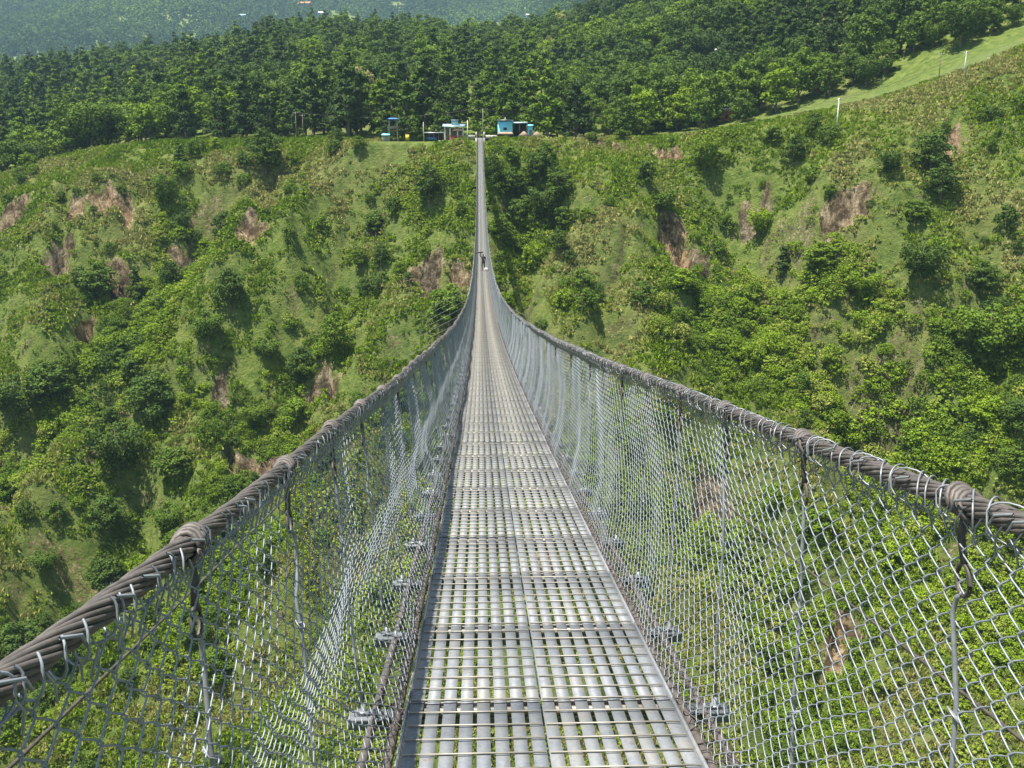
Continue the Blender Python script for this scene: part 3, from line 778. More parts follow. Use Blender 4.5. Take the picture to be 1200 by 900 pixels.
# clamps and suspenders at each bay
rc, rs = MB(), MB(); cc = cs_ = 0
for y in bays:
    for s in (-1, 1):
        top = cable_pt(y+.27, s); rnd = random.Random(int(y*100)+s)
        foot = np.array([s*.76, y+.05, dz(y)-.02])
        near = -1.2 < y < 48
        mb = MB() if near else rc
        # rope band wound twice over the cable
        nseg = 14 if near else 8
        for k in range(4 if near else 1):
            t = np.linspace(0, 2*math.pi, nseg)
            w = .026+.004*rnd.random()
            Q = top + np.stack([np.cos(t)*w, (k-1)*.017+.016*np.sin(t), np.sin(t)*w], -1)
            mb.tube(Q, .0072 if near else .012, 6 if near else 5)
        if near: bpart(mb, 'cable_clamp', M_ROPE, rail[s], True)
        mb = MB() if near else rs
        d_ = foot-top; L = np.linalg.norm(d_); u = d_/L
        side_ = np.array([0, 1, 0.])
        if near:
            # strap, eye and kinked rod
            st = MB(); st.tube([top+np.array([0, .01, -.02]), top+u*.08+side_*.02, top+u*.13], .009, 6)
            t = np.linspace(0, 2*math.pi, 17); c = top+u*.165
            st.tube(c + np.cos(t)[:, None]*u*.034 + np.sin(t)[:, None]*side_*.028, .006, 6)
            P = [c+u*.03]
            kk = rnd.uniform(-.03, .03)
            P += [c+u*.05+side_*(.016+kk*.6), c+u*.09+side_*(.024+kk), c+u*.15+side_*(.016+kk*.7), c+u*.21+side_*(.008+kk*.3)]
            for f in (.35, .5, .7, .85): P.append(top+d_*f + side_*rnd.uniform(-.012, .012) + np.array([rnd.uniform(-.008, .008), 0, 0]))
            P.append(foot)
            mb.tube(P, .0062, 6)
            for f in (.42, .68):
                q = top+d_*(f+rnd.uniform(-.04, .04))
                for _ in range(3):
                    a = rnd.uniform(0, 6.28)
                    mb.tube([q-u*.02+np.array([.014*math.cos(a), .03*math.sin(a), 0]), q+np.array([.014*math.sin(a), .014*math.cos(a), 0]), q+u*.02-np.array([.02*math.cos(a), .03*math.sin(a), 0])], .0028, 4)
            so_ = bpart(mb, 'suspender_rod', M_SUSP, None, True); bpart(st, 'strap_eye', M_DARKW, so_, True)
        else: mb.tube([top, foot], .009, 4)
bpart(rc, 'cable_clamps', M_BAND, rail[1], True, 'stuff'); bpart(rs, 'suspender_rods', M_SUSP, None, True, 'stuff')

# chain-link nets
def tubes_batch(P, r, n):
    """P (W,K,3): W wires of K points, r scalar; returns V, F"""
    Wn, K, _ = P.shape
    t = np.gradient(P, axis=1); t /= np.linalg.norm(t, axis=2)[..., None]+1e-12
    ref = np.array([1., 0, 0]); u = np.cross(t, ref); u /= np.linalg.norm(u, axis=2)[..., None]+1e-12; w = np.cross(u, t)
    a = np.arange(n)*2*math.pi/n
    V = P[:, :, None]+r*(u[:, :, None]*np.cos(a)[None, None, :, None]+w[:, :, None]*np.sin(a)[None, None, :, None])
    i = (np.arange(Wn)[:, None, None]*K*n + np.arange(K-1)[None, :, None]*n); j = np.arange(n)[None, None]; k = (j+1) % n
    return V.reshape(-1, 3), np.stack([i+j, i+k, i+n+k, i+n+j], -1).reshape(-1, 4)
PI_ = .047; HH = .034
def net_points(ks, s, sub):
    nh = 36
    J = np.arange(nh*sub+1)/sub                       # half steps down
    tri = 1-np.abs((J % 2)-1)*1.0                      # 0..1..0
    tri = tri*2-1
    if sub > 1: tri = np.sin(tri*math.pi/2)*1.0
    sg = np.where(ks % 2 == 0, 1.0, -1.0)[:, None]
    yc = ks[:, None]*PI_
    yy = yc + sg*tri[None]*PI_*.53
    yy = yy + .012*np.sin(yc*2.3+J[None]*.35) + .010*np.sin(yc*.9+J[None]*.9)
    t = np.clip(J[None]/nh, 0, 1)+0*yy
    a = cable_pt(yy, s); b = foot_pt(yy, s)
    a[..., 2] += -.03
    P = a*(1-t[..., None]) + b*t[..., None]
    # the net bellies outward and drapes in towards the walkway at its foot
    P[..., 0] += s*(np.where(s < 0, .10*np.sin(math.pi*np.clip((t-.36)/.64, 0, 1))**1.6, .07*np.sin(math.pi*t**1.2)) + .012*np.sin(yc*3.1+t*5) + .004*np.sin(yc*7.7+t*9) + .010*fbm(yc*1.7, t*3+yc*.2, 7, 2))
    P[..., 2] += -.02*np.sin(math.pi*t)
    P[..., 0] += s*.0035*np.where(((J % 2) < 1), 1, -1)[None]*sg
    return P
for s in (-1, 1):
    V = []; F = []; off = 0
    for (a, b_, sub, r, n) in ((-1.6, 9, 4, .0021, 5), (9, 30, 2, .0022, 4), (30, 110, 1, .0022, 3), (110, Y1-1, 1, .0023, 3), (Y0, -1.6, 1, .0023, 3)):
        ks = np.arange(math.ceil(a/PI_), math.ceil(b_/PI_))
        v, f = tubes_batch(net_points(ks, s, sub), r, n); V.append(v); F.append(f+off); off += len(v)
    me = mesh_np('chain_link_net', np.concatenate(V)-OFF, np.concatenate(F), True); me.materials.append(M_NET)
    o = bpy.data.objects.new('chain_link_net', me); C.objects.link(o); o.parent = bridge
    # lacing loops that hold the net on the cable
    lb = MB()
    rnd = random.Random(4+s)
    y = -1.6
    while y < 70:
        c = cable_pt(y, s); nseg = 17 if y < 14 else 8
        if y > 30:
            nseg = 6
        t = np.linspace(.2, 2*math.pi+.2, nseg) if s > 0 else np.linspace(-3.3, .85, nseg)
        tilt = rnd.uniform(.01, .06)*rnd.choice((-1, 1, 1)); w = .0275+rnd.uniform(0, .006)
        Q = c + np.stack([np.cos(t)*w, tilt*np.cos(t)+.01*np.sin(t), np.sin(t)*w-.018*(np.sin(t) < 0)*1.0], -1)
        lb.tube(Q, .0024, 5 if y < 20 else 3, False)
        if y < 20:
            e_ = c + np.array([-s*.018, rnd.uniform(-.02, .02), -.05])
            lb.tube([c+np.array([-s*.036, -.02, .0]), c+np.array([-s*.036, .0, -.03]), e_+np.array([0, .02, -.03])], .0023, 4, False)
            if rnd.random() < .35:
                lb.tube([c+np.array([-s*.024, -.03, .028]), c+np.array([-s*.038, .01, .01]), c+np.array([-s*.024, .05, -.03])], .0030, 4, False)
        y += (.07 if s < 0 else .062)+rnd.uniform(-.018, .018)
    bpart(lb, 'lacing_wire', M_NET if s < 0 else M_SUSP, rail[s], True)
    # lower lacing: dark rope with wound wire along the deck edge
    lw = MB(); yy = np.arange(-2, 45, .03)
    a = yy*2*math.pi/.085
    base = np.stack([s*(W2+.060)+0*yy, yy, dz(yy)-.03], -1)
    lw.tube(base+np.stack([np.cos(a)*.036, .02*np.sin(a*.37), np.sin(a)*.034], -1), .0034, 4, False)
    lw.tube(base+np.stack([s*.05+np.cos(a*.83)*.045, .03*np.sin(a*.21), np.sin(a*.83)*.038-.02], -1), .0032, 4, False)
    bpart(lw, 'edge_wire', M_DARKW, None, True)

# wind guys: thin cables beside and below the walkway with their ties
for s in (-1, 1):
    m_ = MB(); yy = np.arange(-20, 240, 2.0)
    gx_ = s*(2.75 + .0016*np.maximum(yy-6, 0)**2*np.exp(-np.maximum(yy-6, 0)/160)); gz_ = dz(yy)-.75-.0010*np.maximum(yy-6, 0)**2*np.exp(-np.maximum(yy-6, 0)/150)
    m_.tube(np.stack([gx_, yy, gz_], -1), .012, 5)
    o = bpart(m_, 'wind_guy_cable', M_DARKW, None, True)
    for k, y in enumerate(range(44, 84, 6) if s < 0 else range(58, 70, 6)):
        t_ = MB(); q = np.array([np.interp(y, yy, gx_), y, np.interp(y, yy, gz_)])
        t_.tube([np.array([s*.8, y, dz(y)-.08]), q], .007, 4); bpart(t_, 'tie_wire', M_SUSP, o, True)

# landings
M_CONC = simple('concrete', (.42, .40, .36), .9, 0, .2, 2, .01)
M_WHITE = simple('white_paint', (.74, .74, .70), .7, 0, .12, 4)
zl = float(dz(Y1))
for (yy_, sg) in ((Y1, 1), (Y0, -1)):
    b = MB(); z_ = float(dz(yy_))
    b.box((0, yy_+sg*2.2, z_-1.6), (2.6, 4.4, 3.1)); o = bpart(b, 'anchor_block', M_CONC)
    for s in (-1, 1):
        b = MB(); b.box((s*1.05, yy_+sg*.5, z_+.75), (.35, .5, 1.6)); bpart(b, 'anchor_post', M_CONC)
    if sg > 0:
        for s in (-1, 1):
            b = MB(); b.box((s*(1.05+2.6), yy_+.6, z_+.25), (4.6, .25, .9)); bpart(b, 'parapet', M_CONC)

# ------------------------------------------------------------------ settlement at the far landing
ZP = 2.6
def obj_m(pxc, pyf, Yd): # point on the pad below pixel column at distance Yd
    p = at_y(pxc, pyf, Yd); return p
M_BLUE = simple('sky_blue_paint', (.25, .74, .98), .6, 0, .10, 1.2)
M_TIN = simple('tin_sheet', (.35, .36, .37), .45, .5, .2, 1.5)
M_BTIN = simple('blue_tin_sheet', (.05, .16, .42), .45, .2, .2, 1.5)
M_PTIN = simple('pale_blue_tin', (.38, .55, .62), .5, .2, .15, 1.5)
M_THATCH = simple('thatch', (.30, .22, .16), .95, 0, .35, 5, .05)
M_WOOD = simple('weathered_wood', (.20, .14, .09), .85, 0, .35, 6)
M_RED = simple('red_paint', (.42, .06, .04), .6, 0, .2, 2)
M_ORNG = simple('orange_cloth', (.50, .16, .05), .8, 0, .2, 2)
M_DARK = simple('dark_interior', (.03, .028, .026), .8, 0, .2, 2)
M_YEL = simple('yellow_cloth', (.62, .50, .04), .8, 0, .2, 2)
M_GREENP = simple('green_sheet', (.04, .26, .17), .7, 0, .2, 2)
def X_(px, Yd): return at_y(px, 155, Yd)[0]
# sky blue house
Yh = 271; x0 = X_(583.5, Yh); x1 = X_(600.5, Yh); wd = x1-x0
zt = at_y(590, 142.5, Yh)[2]
ho = empty('house', ((x0+x1)/2, Yh+2, ZP)); tag(ho, 'small sky blue house with a dark window and tin roof', 'house')
hh = zt-ZP
b = MB(); b.box((0, 0, hh/2-.3), (wd, 4, hh+.6)); wl = b.build('wall', M_BLUE, ho)
b = MB(); b.box((0, -2.01, hh*.62), (.85, .06, .6)); w_ = b.build('window', M_DARK, ho)
b = MB()
for q in ((0, .36), (0, -.36)): b.box((0, -2.05, hh*.62+q[1]*.95), (.99, .05, .06))
for q in (-.46, .46): b.box((q, -2.05, hh*.62), (.06, .05, .62))
b.build('frame', M_WOOD, w_)
b = MB(); b.box((0, 0, hh+.28), (wd+.5, 4.8, .12), M=np.array(Matrix.Rotation(R(-3), 3, 'X'))); rf = b.build('roof', M_TIN, ho)
b = MB(); b.box((wd*.02, .6, hh+.75), (.25, .25, .9)); b.build('chimney', M_CONC, rf)
# open porch + right wing
x2 = X_(617.5, Yh); x3 = X_(624, Yh)
po = empty('open_shed', ((x1+x2)/2, Yh+2.2, ZP)); tag(po, 'open-fronted shed with a dark interior and pale tin roof between the blue walls', 'shed')
pw = x2-x1-.1; zr_ = at_y(608, 143.5, Yh)[2]-ZP
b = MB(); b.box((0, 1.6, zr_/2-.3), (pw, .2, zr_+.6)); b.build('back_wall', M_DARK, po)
for q in (-.48, 0, .48):
    b = MB(); b.tube([(q*pw, -1.8, -.4), (q*pw, -1.8, zr_-.1)], .07, 8); b.build('post', M_WOOD, po)
b = MB(); b.box((0, -.1, zr_+.05), (pw+.5, 4.2, .1), M=np.array(Matrix.Rotation(R(5), 3, 'X'))); b.build('roof', M_PTIN, po)
b = MB(); b.box((-.3, -.8, .45), (1.8, .5, .9)); b.build('counter', M_WOOD, po)
bw = empty('blue_kiosk', ((x2+x3)/2+.15, Yh+1.7, ZP)); tag(bw, 'narrow blue kiosk at the right end of the blue house row', 'kiosk')
kw = x3-x2-.2; zk = at_y(620, 147, Yh)[2]-ZP
b = MB(); b.box((0, 0, zk/2-.3), (kw, 2.6, zk+.6)); b.build('wall', M_BLUE, bw)
b = MB(); b.box((0, -.1, zk+.12), (kw+.5, 3.2, .1), M=np.array(Matrix.Rotation(R(6), 3, 'X'))); b.build('roof', M_BLUE, bw)
b = MB(); b.box((.1, -1.33, zk*.35), (.7, .06, zk*.7)); b.build('door', M_WOOD, bw)
# thatched huts
for (px, w, hgt, Yd, hip, lab, base, bm) in ((592, 19, 2.3, 260.8, True, 'long low thatched stall below the sky blue house', 'stall', M_ORNG),
                                   (614, 15, 2.4, 261.3, False, 'peaked thatched hut in front of the open shed', 'hut', M_YEL),
                                   (629, 14, 2.2, 260.6, False, 'rightmost peaked thatched hut beside the green sheet', 'hut', M_WOOD)):
    xx = X_(px, Yd); rw = w/4.15/2*1.05
    o = empty('thatched_'+base, (xx, Yd, 2.3)); tag(o, lab, base)
    if hip:
        b = MB(); hw = rw
        V = [(-hw, -1.4, 1.5), (hw, -1.4, 1.5), (hw, 1.4, 1.5), (-hw, 1.4, 1.5), (-hw*.75, 0, 2.4), (hw*.75, 0, 2.4)]
        b.add(V, [[0, 1, 5, 4], [2, 3, 4, 5], [0, 3, 2, 1]]); b.add(V, [[1, 2, 5], [3, 0, 4]]); b.build('roof', M_THATCH, o)
        for k in (-.9, -.3, .3, .9):
            b = MB(); b.tube([(k*hw, -1.15, -.5), (k*hw, -1.15, 1.62)], .06, 7); b.build('post', M_WOOD, o)
        b = MB(); b.box((hw*.5, -1.1, .35), (hw*.95, .1, .8)); b.build('skirt', bm, o)
        b = MB(); b.box((-hw*.5, -1.1, .35), (hw*.9, .1, .6)); b.build('counter', M_PTIN, o)
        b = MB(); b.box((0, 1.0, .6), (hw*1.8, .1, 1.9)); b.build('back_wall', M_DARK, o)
    else:
        b = MB(); b.cone((0, 0, 1.15), rw, .08, hgt*.62, 14); b.build('roof', M_THATCH, o)
        for k in range(5):
            a = k*1.2566+.3; b = MB(); b.tube([(math.cos(a)*rw*.75, math.sin(a)*rw*.75, -.5), (math.cos(a)*rw*.75, math.sin(a)*rw*.75, 1.3)], .06, 6); b.build('post', M_WOOD, o)
        b = MB(); b.cone((0, 0, -.3), rw*.55, rw*.55, 1.0, 12); b.build('bench', bm, o)
xx = X_(640, 260); o = empty('fence_sheet', (xx, 260, 2.0)); tag(o, 'green sheet fence at the right end of the huts', 'fence')
b = MB(); b.box((-.2, 0, .5), (3.0, .06, 1.2)); b.build('sheet', M_GREENP, o)
for k in (-1.6, 1.2):
    b = MB(); b.tube([(k, .08, -.6), (k, .08, 1.25)], .05, 6); b.build('post', M_WOOD, o)
# gateway pavilion left of the landing
Yg = 261.5; gx0, gx1 = X_(521, Yg), X_(543, Yg); gw = gx1-gx0
gp = empty('gate_pavilion', ((gx0+gx1)/2, Yg, 2.5), 0, (1, 1, 1.3)); tag(gp, 'white-pillared pavilion with red railings and pale blue tin roof beside the landing', 'pavilion')
for k, (fx, fy) in enumerate(((-.48, -1.5), (-.2, -1.5), (.2, -1.5), (.48, -1.5), (-.48, 1.5), (.48, 1.5))):
    b = MB(); b.box((fx*gw, fy, 1.25), (.34, .34, 3.3)); b.build('pillar', M_WHITE, gp)
b = MB(); b.box((0, 0, 3.0), (gw+1.0, 4.2, .14), M=np.array(Matrix.Rotation(R(7), 3, 'X'))); b.build('roof', M_PTIN, gp)
b = MB(); b.box((gw*.05, 0, 3.55), (gw*.34, 2.2, .9)); b.box((gw*.05, 0, 4.04), (gw*.40, 2.5, .1)); b.build('cupola', M_PTIN, gp)
b = MB(); b.box((0, 1.4, 1.0), (gw*.95, .12, 3.0)); b.build('back_wall', M_WOOD, gp)
b = MB()
for z_ in (.25, .55, .85): b.box((gw*.12, -1.72, z_), (gw*.72, .06, .12))
for k in range(9): b.box((gw*(-.22+.085*k), -1.72, .45), (.07, .05, 1.0))
b.build('railing', M_RED, gp)
b = MB(); V = [(gw*-.1, -2.0, 1.9), (gw*.5, -2.0, 1.9), (gw*.2, -2.0, 2.75), (gw*-.1, -.6, 1.9), (gw*.5, -.6, 1.9), (gw*.2, -.6, 2.75)]
b.add(V, [[0, 2, 5, 3], [1, 4, 5, 2], [0, 3, 4, 1]]); b.add(V, [[0, 1, 2], [3, 5, 4]]); b.build('gable', M_THATCH, gp)
b = MB(); b.box((0, -2.4, -.15), (gw+3.4, 1.0, .25)); b.build('step', M_CONC, gp)
# low blue shed and poles left
xs0, xs1 = X_(497, 268), X_(520, 268); sw = xs1-xs0
sh = empty('market_shed', ((xs0+xs1)/2, 268, 2.5)); tag(sh, 'low dark shed with a flat tin roof left of the pavilion', 'shed')
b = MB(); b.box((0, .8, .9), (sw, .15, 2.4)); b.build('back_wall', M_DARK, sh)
b = MB(); b.box((0, 0, 2.15), (sw+.4, 3.0, .1), M=np.array(Matrix.Rotation(R(4), 3, 'X'))); b.build('roof', M_TIN, sh)
for k in (-.5, -.25, 0, .25, .5):
    b = MB(); b.tube([(k*sw*.96, -1.3, -.5), (k*sw*.96, -1.3, 2.1)], .07, 6); b.build('post', M_WOOD, sh)
b = MB(); b.box((-sw*.1, -1.2, .5), (sw*.5, .08, .8)); b.build('awning', M_BTIN, sh)
# lookout tower
Yt = 267; xt = X_(461, Yt)
lt = empty('lookout_tower', (xt, Yt, float(H(xt, Yt))-.2)); tag(lt, 'open wooden lookout tower with a bright blue roof', 'tower')
zt_ = at_y(461, 141, Yt)[2]-(float(H(xt, Yt))-.2)
for (a, c) in ((-1, -1), (1, -1), (1, 1), (-1, 1)):
    b = MB(); b.tube([(a*1.15, c*1.1, -.5), (a*1.05, c*1.0, zt_)], .11, 7); b.build('leg', M_CONC, lt)
b = MB(); b.box((0, 0, zt_-2.6), (2.9, 2.7, .16)); b.build('platform', M_WOOD, lt)
b = MB()
for c in (-1, 1):
    b.box((0, c*1.3, zt_-1.9), (2.8, .06, .7)); b.box((c*1.4, 0, zt_-1.9), (.06, 2.5, .7))
b.build('railing', M_THATCH, lt)
b = MB(); V = [(-1.9, -1.7, zt_), (1.9, -1.7, zt_), (1.9, 1.7, zt_), (-1.9, 1.7, zt_), (-.9, 0, zt_+.7), (.9, 0, zt_+.7)]
b.add(V, [[0, 1, 5, 4], [2, 3, 4, 5], [0, 3, 2, 1]]); b.add(V, [[1, 2, 5], [3, 0, 4]]); b.build('roof', M_BTIN, lt)
Ys = 265; xs = X_(452, Ys); zg = float(H(xs, Ys))
sb = empty('small_stall', (xs, Ys, zg)); tag(sb, 'small stall with a light blue roof at the foot of the lookout tower', 'stall')
b = MB(); b.box((0, 0, 1.9), (2.2, 2.2, .1), M=np.array(Matrix.Rotation(R(10), 3, 'X'))); b.build('roof', M_BLUE, sb)
b = MB(); b.box((0, .6, .7), (1.8, .1, 1.9)); b.build('back_wall', M_CONC, sb)
for k in (-.95, .95):
    b = MB(); b.tube([(k, -.9, -.5), (k, -.9, 1.9)], .06, 6); b.build('post', M_CONC, sb)
xs = X_(475, 266); o = empty('flag', (xs, 266, float(H(xs, 266)))); tag(o, 'yellow cloth banner between the lookout tower and the sheds', 'banner')
b = MB(); b.tube([(0, 0, -.5), (0, 0, 2.2)], .04, 6); b.build('pole', M_WOOD, o)
b = MB(); b.box((.55, 0, 1.1), (1.0, .05, 1.5)); b.build('cloth', M_YEL, o)

# poles
def pole(px, pf, pt, Yd, lab, arm=True, m_=M_CONC, name='utility_pole', r=.11):
    p = at_y(px, pf, Yd); zg = float(H(p[0], Yd)); top = at_y(px, pt, Yd)[2]
    h = max(3.0, top-zg)
    o = empty(name, (p[0], Yd, zg)); tag(o, lab, 'pole')
    b = MB(); b.tube([(0, 0, -.8), (0, 0, h*.5), (0, 0, h)], [r*1.3, r*1.05, r*.8], 8); b.build('shaft', m_, o)
    if arm:
        b = MB(); b.box((0, -.02-r, h-.35), (1.5, .08, .09)); a = b.build('crossarm', M_BEAM, o)
        for k in (-.65, 0, .65):
            b = MB(); b.tube([(k, -.02-r, h-.31), (k, -.02-r, h-.12)], .035, 6); b.build('insulator', M_WHITE, a)
    return o, np.array([p[0], Yd, zg+h-.12])
def foot_Y(px, py):
    p = hit(px, py); return p[1]
_, w1 = pole(980, 156, 115, foot_Y(980, 156), 'pale concrete utility pole on the grassy shoulder below the forest', m_=M_WHITE, r=.15)
_, w2 = pole(1130, 84, 60, foot_Y(1130, 88), 'thin pole on the skyline of the right-hand hill', m_=M_WHITE, r=.12)
_, w3 = pole(1100, 92, 62, foot_Y(1100, 102)+10, 'dark pole half lost in the trees of the right-hand hill', m_=M_WOOD)
_, w4 = pole(348, 168, 131, 281, 'left one of two wooden poles at the forest edge', m_=M_WOOD)
_, w5 = pole(356, 168, 134, 280, 'right one of two wooden poles at the forest edge', m_=M_WOOD)
_, w6 = pole(496.5, 163, 143, 266.5, 'grey post at the left end of the low dark shed', arm=False, m_=M_CONC, name='post')
_, w7 = pole(548, 163, 141, 266, 'tall pale post right of the white-pillared pavilion', arm=False, m_=M_WHITE, name='post')
_, w8 = pole(751, 165, 130, 280, 'thin pole in front of the forest right of the blue house', arm=False, m_=M_WOOD)
def wire(a, b, sag, lab):
    t = np.linspace(0, 1, 25)[:, None]; P = a*(1-t)+b*t; P[:, 2] -= sag*4*(t*(1-t))[:, 0]
    m_ = MB(); m_.tube(P, .035, 4); o = m_.build('power_line', M_DARKW, None, True); tag(o, lab, 'cable')
wire(w4, np.array([X_(566, 275), 275., at_y(566, 126, 275)[2]]), 2.0, 'sagging power line running from the two wooden poles over the settlement')
_, w9 = pole(566, 158, 127, 275, 'slim pole just behind the far landing carrying the power line', arm=False, m_=M_CONC, r=.06)
wire(w1, w2, 1.2, 'power line climbing from the pale pole to the skyline pole')
wire(w9, w8, 1.6, 'power line from the landing to the thin forest-edge pole')

# houses among the trees
def house(px, py, w, h, wall, roof, lab, lift=0.0):
    p = hit(px, py)
    if p is None: return
    m = p[1]/FPX; W_, H_ = w*m, h*m; D_ = W_*.8
    z0 = p[2]+lift
    o = empty('house', (p[0], p[1], z0), random.uniform(-.3, .3)); tag(o, lab, 'house')
    b = MB(); b.box((0, 0, H_*.2), (W_, D_, H_*1.0+1)); b.build('wall', wall, o)
    b = MB(); hw, hd, zz = W_*.6, D_*.62, H_*.7+.5
    V = [(-hw, -hd, zz), (hw, -hd, zz), (hw, hd, zz), (-hw, hd, zz), (-hw, 0, zz+H_*.5), (hw, 0, zz+H_*.5)]
    b.add(V, [[0, 1, 5, 4], [2, 3, 4, 5], [0, 3, 2, 1]]); b.add(V, [[1, 2, 5], [3, 0, 4]]); b.build('roof', roof, o)
    for k in (-.28, .28):
        b = MB(); b.box((k*W_, -D_/2-.02, H_*.3), (W_*.16, .08, H_*.35)); b.build('window', M_DARK, o)
    b = MB(); b.box((0, -D_/2-.02, H_*.12), (W_*.16, .08, H_*.6)); b.build('door', M_WOOD, o)
M_TERRA = simple('terracotta', (.50, .20, .10), .8, 0, .25, 1)
for a in ((853, 140, 14, 10, M_TERRA, M_TIN, 'terracotta house glimpsed through the trees behind the grass strip', 0),
          (806, 97, 9, 4, M_WHITE, M_WHITE, 'white-roofed house among pale trees', 3), (842, 74, 8, 4, M_WHITE, M_WHITE, 'small white house higher up among pale trees', 3),
          (358, 14, 12, 6, M_TERRA, M_TERRA, 'orange-roofed house on the distant hill', 6), (376, 24, 6, 4, M_WHITE, M_WHITE, 'bright white dot of a house on the distant hill', 8),
          (284, 26, 7, 3, M_PTIN, M_PTIN, 'pale blue-roofed house on the distant hill', 8), (325, 3, 12, 4, M_TERRA, M_TERRA, 'long reddish house near the top of the distant hill', 6),
          (298, 7, 4, 3, M_WHITE, M_WHITE, 'tiny white house near the top of the distant hill', 8), (434, 2, 7, 4, M_TERRA, M_TERRA, 'reddish house at the upper edge of the distant hill', 6),
          (620, 26, 6, 3, M_WHITE, M_WHITE, 'small white house right of the distant meadow', 8)):
    house(*a[:7], lift=a[7])

# ------------------------------------------------------------------ people
def skin_fig(name, J, E, Rd, mats_fn, ms, loc, rz, label, root=0):
    me = bpy.data.meshes.new(name); me.from_pydata(J, E, []); o = bpy.data.objects.new(name, me); C.objects.link(o)
    sk = o.modifiers.new('s', 'SKIN'); sk.use_smooth_shade = True
    for i, r in enumerate(Rd): me.skin_vertices[0].data[i].radius = (r, r); me.skin_vertices[0].data[i].use_root = (i == root)
    sb = o.modifiers.new('u', 'SUBSURF'); sb.levels = sb.render_levels = 2
    dg = bpy.context.evaluated_depsgraph_get(); dg.update()
    nm = bpy.data.meshes.new_from_object(o.evaluated_get(dg)); o.modifiers.clear(); o.data = nm
    nm.materials.clear()
    for m_ in ms: nm.materials.append(m_)
    for p in nm.polygons: p.material_index = mats_fn(p.center); p.use_smooth = True
    o.location = loc; o.rotation_euler = (0, 0, rz); tag(o, label, 'person'); return o
SKIN = simple('skin', (.25, .14, .09), .6, 0, .1, 5); SHIRT = simple('dark_shirt', (.035, .035, .045), .8, 0, .3, 8); PANTS = simple('dark_trousers', (.03, .032, .04), .85, 0, .3, 8); HAIR = simple('hair', (.015, .012, .01), .6, 0, .3, 30)
SHIRT2 = simple('grey_shirt', (.10, .10, .12), .8, 0, .3, 8); BAGM = simple('pale_sack', (.58, .50, .50), .85, 0, .15, 10, .01)
#        0 pelvis 1 waist 2 chest 3 neck 4 head 5 crown
def person(loc, rz, lab, shirt, raise_arm):
    J = [(0,0,.92),(0,0,1.08),(0,.01,1.30),(0,.01,1.46),(0,.0,1.56),(0,0,1.66),
         (-.09,0,.86),(-.11,-.10,.50),(-.11,.02,.09),(-.11,-.12,.05),
         (.09,0,.86),(.11,.06,.50),(.11,.18,.14),(.11,.08,.06),
         (-.18,.01,1.39),(-.26,.02,1.14),(-.27,-.08,.90),(-.27,-.12,.82),
         (.18,.01,1.39)]
    E = [(0,1),(1,2),(2,3),(3,4),(4,5),(0,6),(6,7),(7,8),(8,9),(0,10),(10,11),(11,12),(12,13),(2,14),(14,15),(15,16),(16,17),(2,18)]
    Rd = [.13,.125,.15,.055,.085,.075,.095,.065,.042,.038,.095,.065,.042,.038,.065,.048,.035,.035,.065]
    if raise_arm:
        J += [(.32,-.02,1.50),(.30,-.04,1.72),(.28,-.04,1.80)]
    else:
        J += [(.26,.02,1.14),(.28,-.06,.90),(.28,-.09,.82)]
    E += [(18,19),(19,20),(20,21)]; Rd += [.048,.035,.035]
    def mf(c):
        if c.z > 1.60 or (c.z > 1.53 and c.y > .02): return 3
        if c.z > 1.46 and abs(c.x) < .12: return 0
        if c.z < .10: return 3
        if abs(c.x) > .2 and (c.z < 1.02 or c.z > 1.68): return 0
        return 1 if c.z > .95 else 2
    return skin_fig('person', J, E, Rd, mf, [SKIN, shirt, PANTS, HAIR], loc, rz, lab)
Yp = 94
# walking towards the camera, -y is forward
pr = person((.06, Yp, float(dz(Yp))+.008), .0, 'person in dark clothes walking on the bridge, one arm raised to a long bundle', SHIRT, True)
pr.rotation_euler[2] = math.pi   # seen from behind, walking away; raised arm on the left
b = MB(); b.tube([(-.62, 0, 0), (-.3, 0, .03), (0.1, 0, .05), (.26, 0, .05)], [.05, .075, .075, .05], 8)
o = b.build('bundle', SHIRT, None, True, (-.20, Yp+.04, float(dz(Yp))+1.80)); tag(o, 'long dark bundle carried at head height by the person on the bridge', 'bundle')
b = MB(); b.box((0, 0, .16), (.42, .28, .32), taper=.85)
o = b.build('sack', BAGM, None, True, (.34, Yp-.1, float(dz(Yp))+.005)); tag(o, 'pale sack on the deck by the walking person', 'sack')
m_ = o.modifiers.new('b', 'BEVEL'); m_.width = .08; m_.segments = 3
person((-.1, Y1+1.2, float(dz(Y1))-.05), 0.2, 'tiny dark-haired person standing at the far end of the bridge', SHIRT2, False)

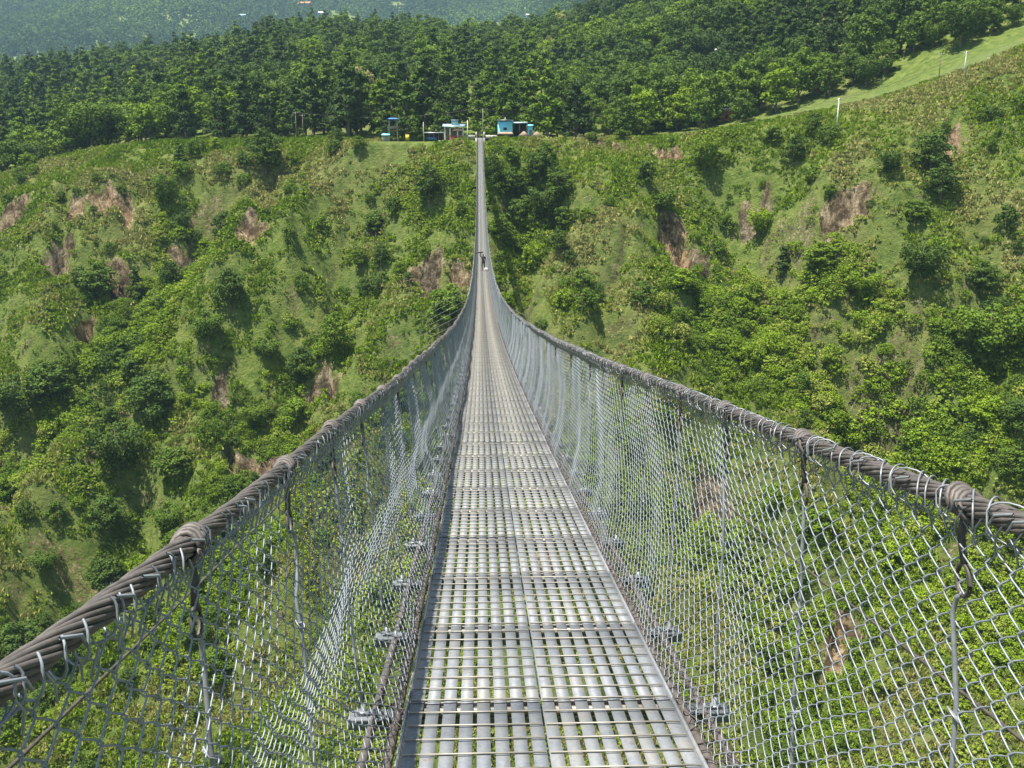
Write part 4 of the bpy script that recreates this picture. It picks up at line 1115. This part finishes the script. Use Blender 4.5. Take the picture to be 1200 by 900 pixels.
# ------------------------------------------------------------------ haze
b = MB(); b.box((0, 2000, 700), (20000, 22000, 1700-.1)); hz = b.build('haze', M_CONC)
hz.data.materials.clear()
hm = bpy.data.materials.new('haze'); hm.use_nodes = True; nt = hm.node_tree; nt.nodes.clear()
pv = N(nt, 'ShaderNodeVolumePrincipled'); pv.inputs['Color'].default_value = (.48, .78, .96, 1); pv.inputs['Density'].default_value = .00013; pv.inputs['Anisotropy'].default_value = .2
ou = N(nt, 'ShaderNodeOutputMaterial'); nt.links.new(pv.outputs[0], ou.inputs['Volume']); hz.data.materials.append(hm)
HZ_LO = float(Z.min())-1.0; HZ_HI = float(Z.max())+40
v = np.array([[x_, y_, z_] for z_ in (HZ_LO, HZ_HI) for (x_, y_) in ((-1, -1), (1, -1), (1, 1), (-1, 1))], float)
v[:, 0] *= max(abs(gx[0]), abs(gx[-1]))+5; v[:, 1] = np.where(v[:, 1] < 0, gy[0]-5, gy[-1]+5)
hz.data.vertices.foreach_set('co', v.astype(np.float32).ravel()); hz.data.update()
tag(hz, 'thin blue summer haze in the valley air', 'haze', kind='stuff')

# ------------------------------------------------------------------ light
SUN_EL = 70.0; lx, ly = -.29, -.12                   # direction to the sun in plan, per unit height
hor = math.hypot(lx, ly); SUN_EL = math.degrees(math.atan2(1, hor)); to = Vector((lx, ly, 1)).normalized()
sd = bpy.data.lights.new('sun', 'SUN'); sd.energy = 5.0; sd.angle = R(.53); sd.color = (1, .955, .88)
so = bpy.data.objects.new('sun', sd); C.objects.link(so); so.rotation_euler = to.to_track_quat('Z', 'Y').to_euler(); so.location = (0, 0, 50)
w = bpy.data.worlds.new('World'); sc.world = w; w.use_nodes = True; nt = w.node_tree
sky = nt.nodes.new('ShaderNodeTexSky'); sky.sky_type = 'NISHITA'; sky.sun_disc = False
sky.sun_elevation = R(SUN_EL); sky.sun_rotation = math.atan2(lx, ly); sky.dust_density = 1.5
bg = nt.nodes['Background']; bg.inputs[1].default_value = .05; nt.links.new(sky.outputs[0], bg.inputs[0])
sc.view_settings.view_transform = 'Standard'; sc.view_settings.look = 'None'; sc.view_settings.gamma = 1; sc.view_settings.use_curve_mapping = False
sc.view_settings.exposure = 1.27
sc.cycles.use_denoising = True
sc.cycles.max_bounces = 6; sc.cycles.diffuse_bounces = 3; sc.cycles.transmission_bounces = 3; sc.cycles.volume_bounces = 0; sc.cycles.transparent_max_bounces = 4
